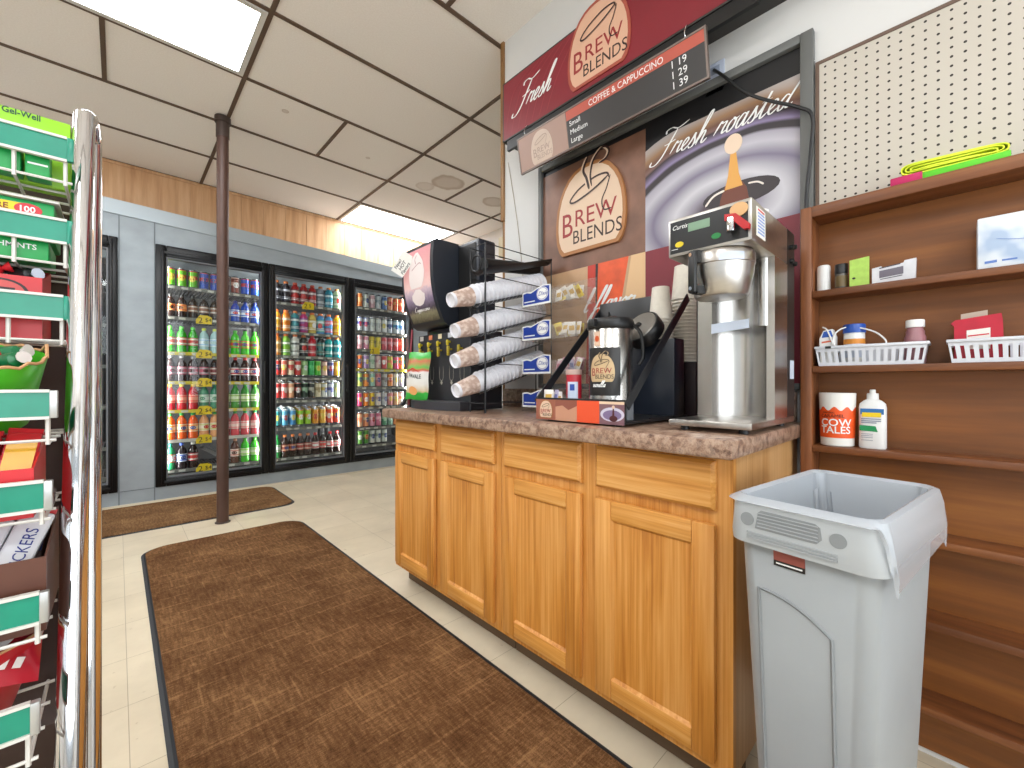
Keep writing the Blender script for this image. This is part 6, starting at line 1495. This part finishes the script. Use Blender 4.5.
# fifth level: red tray of bars
o = open_box(-.30, -.080, .825, .95, zf[4], .064, .10, mat('tray_red','#d01c24',.35), 'candy_tray', 'red card tray of red and yellow candy bars on the fifth level')
def bar(m_, stripe, edge, text, nm='candy_bar'):
    k = MB().box(-.017,.017,-.008,.008,0,.105,.004); k.mark(1).prism(Frame((-.0,-.0082,0),(1,0,0),(0,0,1)), [(-.014,.012),(.014,.020),(.014,.094),(-.014,.086)], 0,.0006)
    k.mark(2).box(-.0165,.0165,-.0035,.0035,-.007,0).box(-.0165,.0165,-.0035,.0035,.105,.112)
    if text: k.mark(3).text(Frame((.008,-.0088,.016), (0,0,1), (-1,0,0)), text, .0175, 0, 0, .0008, sx=.85)
    ob = k.build(nm, [m_, stripe, edge, mat('bar_navy','#1c2a80',.4)]); COL.objects.unlink(ob); return ob
B1 = bar(mat('bar_red','#b81c24',.3), mat('bar_yellow','#d8a020',.3), mat('bar_red','#b81c24',.3), None)
for j in range(5):
    ob = B1.copy(); COL.objects.link(ob); ob.location = (-.108-.037*j, .858, zf[4]+.008); ob.rotation_euler = (R(-24), R(8), 0)
    props(ob, f'red and yellow wrapped bar, {ORD[j]} from the chrome side in the red tray', 'candy bar', 'bars in the red tray')
# sixth level: brown tray of bars
o = open_box(-.30, -.067, .800, .96, zf[5], .094, .125, mat('tray_brown','#5c3424',.5), 'candy_tray', 'brown card tray of white and blue candy bars on the sixth level')
B2 = bar(mat('bar_white','#d8d8dc',.3), mat('bar_white','#d8d8dc',.3), mat('bar_red','#b81c24',.3), 'SNICKERS'); B3 = bar(mat('bar_brown','#4a2a20',.3), mat('bar_blue','#28387c',.3), mat('bar_brown','#4a2a20',.3), None)
for j in range(5):
    ob = B2.copy(); COL.objects.link(ob); ob.location = (-.112-.037*j, .835, zf[5]+.047); ob.rotation_euler = (R(-30), R(20), 0)
    props(ob, f'white candy bar with blue lettering, {ORD[j]} from the chrome side in the brown tray', 'candy bar', 'bars in the brown tray')
for j in range(5):
    ob = B3.copy(); COL.objects.link(ob); ob.location = (-.095-.037*j, .885, zf[5]+.060); ob.rotation_euler = (R(-30), R(6), 0)
    props(ob, f'dark blue and brown bar, {ORD[j]} from the chrome side behind the white bars', 'candy bar', 'bars in the brown tray')
# seventh level: red tub with a heap of bags
o = thing('candy_tub', (-.155, .86, zf[6]), 'red printed paper tub on the lowest visible level of the rack', 'tub')
bc_ = Vector((-.158,.865,zf[6])); k = MB().lathe([(.046,0),(.050,.003),(.087,.118),(.085,.119),(.046,.004)], bc_, seg=36); k.mark(1).tube([bc_+Vector((.0865*math.cos(2*PI*i/40), .0865*math.sin(2*PI*i/40), .120)) for i in range(40)], .0018, 6, closed=True); k.build('tub', [mat('tub_red','#b81824',.35), mat('torn_kraft','#c8986c',.8)], o)
def tubw(A, B, C): 
    r = .049+(.087-.049)*B/.118+C+.001; a = A/r-PI/2; return bc_+Vector((r*math.cos(a), r*math.sin(a), B))
k = MB(); k.text(None, 'BARS', .022, .004, .070, wrap=tubw, off=.015); TW = type('O', (), {'p': lambda s, a, b, c=0.: tubw(a, b, c)})(); k.prism(TW, [(-.02,.02),(.0,.02),(.012,.05),(-.006,.05)], .0002,.0012); k.prism(TW, [(.006,.02),(.024,.03),(.03,.055),(.018,.05)], .0002,.0012); k.build('print', TXTW, o)
def pouch():
    k = MB(); f_ = lambda u, v, s: Vector(((u-.5)*.095, s*.016*math.sin(PI*u)**.5*math.sin(PI*v)**.5, (v-.5)*.112))
    k.grid(lambda u, v: f_(u, v, -1), 10, 10).grid(lambda u, v: f_(1-u, v, 1), 10, 10)
    fz_ = lambda A, B, C: f_(A/.095+.5, B/.112+.5, -1)+Vector((0,-.0030-C,0))
    k.mark(1).prism(type('O', (), {'p': lambda s, a, b, c=0.: fz_(a, b, c)})(), ell(-.010,0,.026,.022,18), .0002,.0008); k.mark(0).prism(type('O', (), {'p': lambda s, a, b, c=0.: fz_(a, b, c)})(), ell(-.010,-.003,.012,.010,14), .0008,.0012)
    k.mark(1)
    PZ = type('O', (), {'p': lambda s, a, b, c=0.: fz_(a, b, c)})()
    for q in range(5): k.prism(PZ, [(-.034+.014*q,.026),(-.026+.014*q,.026),(-.022+.014*q,.046),(-.031+.014*q,.046)], .0002,.0008)
    for q in range(4): k.prism(PZ, [(-.024+.014*q,-.042),(-.016+.014*q,-.042),(-.013+.014*q,-.030),(-.021+.014*q,-.030)], .0002,.0008)
    ob = k.build('candy_pouch', [mat('pouch_red','#a81828',.3), mat('sweet_white','#dcd4d0',.3)]); COL.objects.unlink(ob); return ob
PO = pouch()
for j, (x, y, z_, a, b_) in enumerate(((-.118,.838,.118,-.7,.55),(-.165,.835,.112,-.8,-.2),(-.13,.885,.135,-.6,.4),(-.19,.865,.125,-.7,-.5))):
    ob = PO.copy(); COL.objects.link(ob); ob.location = (x, y, zf[6]+z_); ob.rotation_euler = (R(-50), b_*.6, b_*.5)
    props(ob, f'red and white candy pouch, {ORD[j]} from the chrome side in the red tub', 'pouch', 'pouches in the red tub')
ob = SW[0].copy()
bpy.data.objects.remove(ob)

# ================================================================== LIGHT AND CAMERA
def area(name, loc, rot, sx, sy, power, col=(1,1,1)):
    l = bpy.data.lights.new(name, 'AREA'); l.shape = 'RECTANGLE'; l.size = sx; l.size_y = sy; l.energy = power; l.color = col
    o = bpy.data.objects.new(name, l); COL.objects.link(o); o.location = loc; o.rotation_euler = rot; return o
# daylight lamps added at the two unseen windows, tilted up to brighten the ceiling
area('daylight_back', (-.6,-2.58,1.6), (R(118),0,0), 3.9, 2.1, 150, (.90,.95,1))
area('daylight_left', (-2.98,-1.1,1.6), (R(108),0,R(-90)), 2.5, 2.1, 14, (.90,.95,1))
# lamp tubes inside the cooler, upright beside each door post
for i, x in enumerate((.285, 1.13, 1.96, 2.77)):
    area('cooler_lamp', (x, CY+.075, 1.2), (R(90),0,0), .03, 1.95, 46, (1,.99,.96))
w = bpy.data.worlds.new('sky'); S.world = w; w.use_nodes = True
w.node_tree.nodes['Background'].inputs[0].default_value = (.9,.95,1,1); w.node_tree.nodes['Background'].inputs[1].default_value = 1.0

cam = bpy.data.cameras.new('camera'); co_ = bpy.data.objects.new('camera', cam); COL.objects.link(co_)
cam.sensor_width = 36; cam.lens = 420/1024*36; cam.clip_start = .02
co_.location = (0, 0, 1.04); co_.rotation_euler = (R(90), 0, -math.atan((512-118)/420))
S.camera = co_
S.view_settings.view_transform = 'Standard'; S.view_settings.look = 'None'; S.view_settings.gamma = 1; S.view_settings.use_curve_mapping = False
S.view_settings.exposure = -0.5
S.cycles.max_bounces = 8; S.cycles.transparent_max_bounces = 24; S.cycles.sample_clamp_indirect = 6
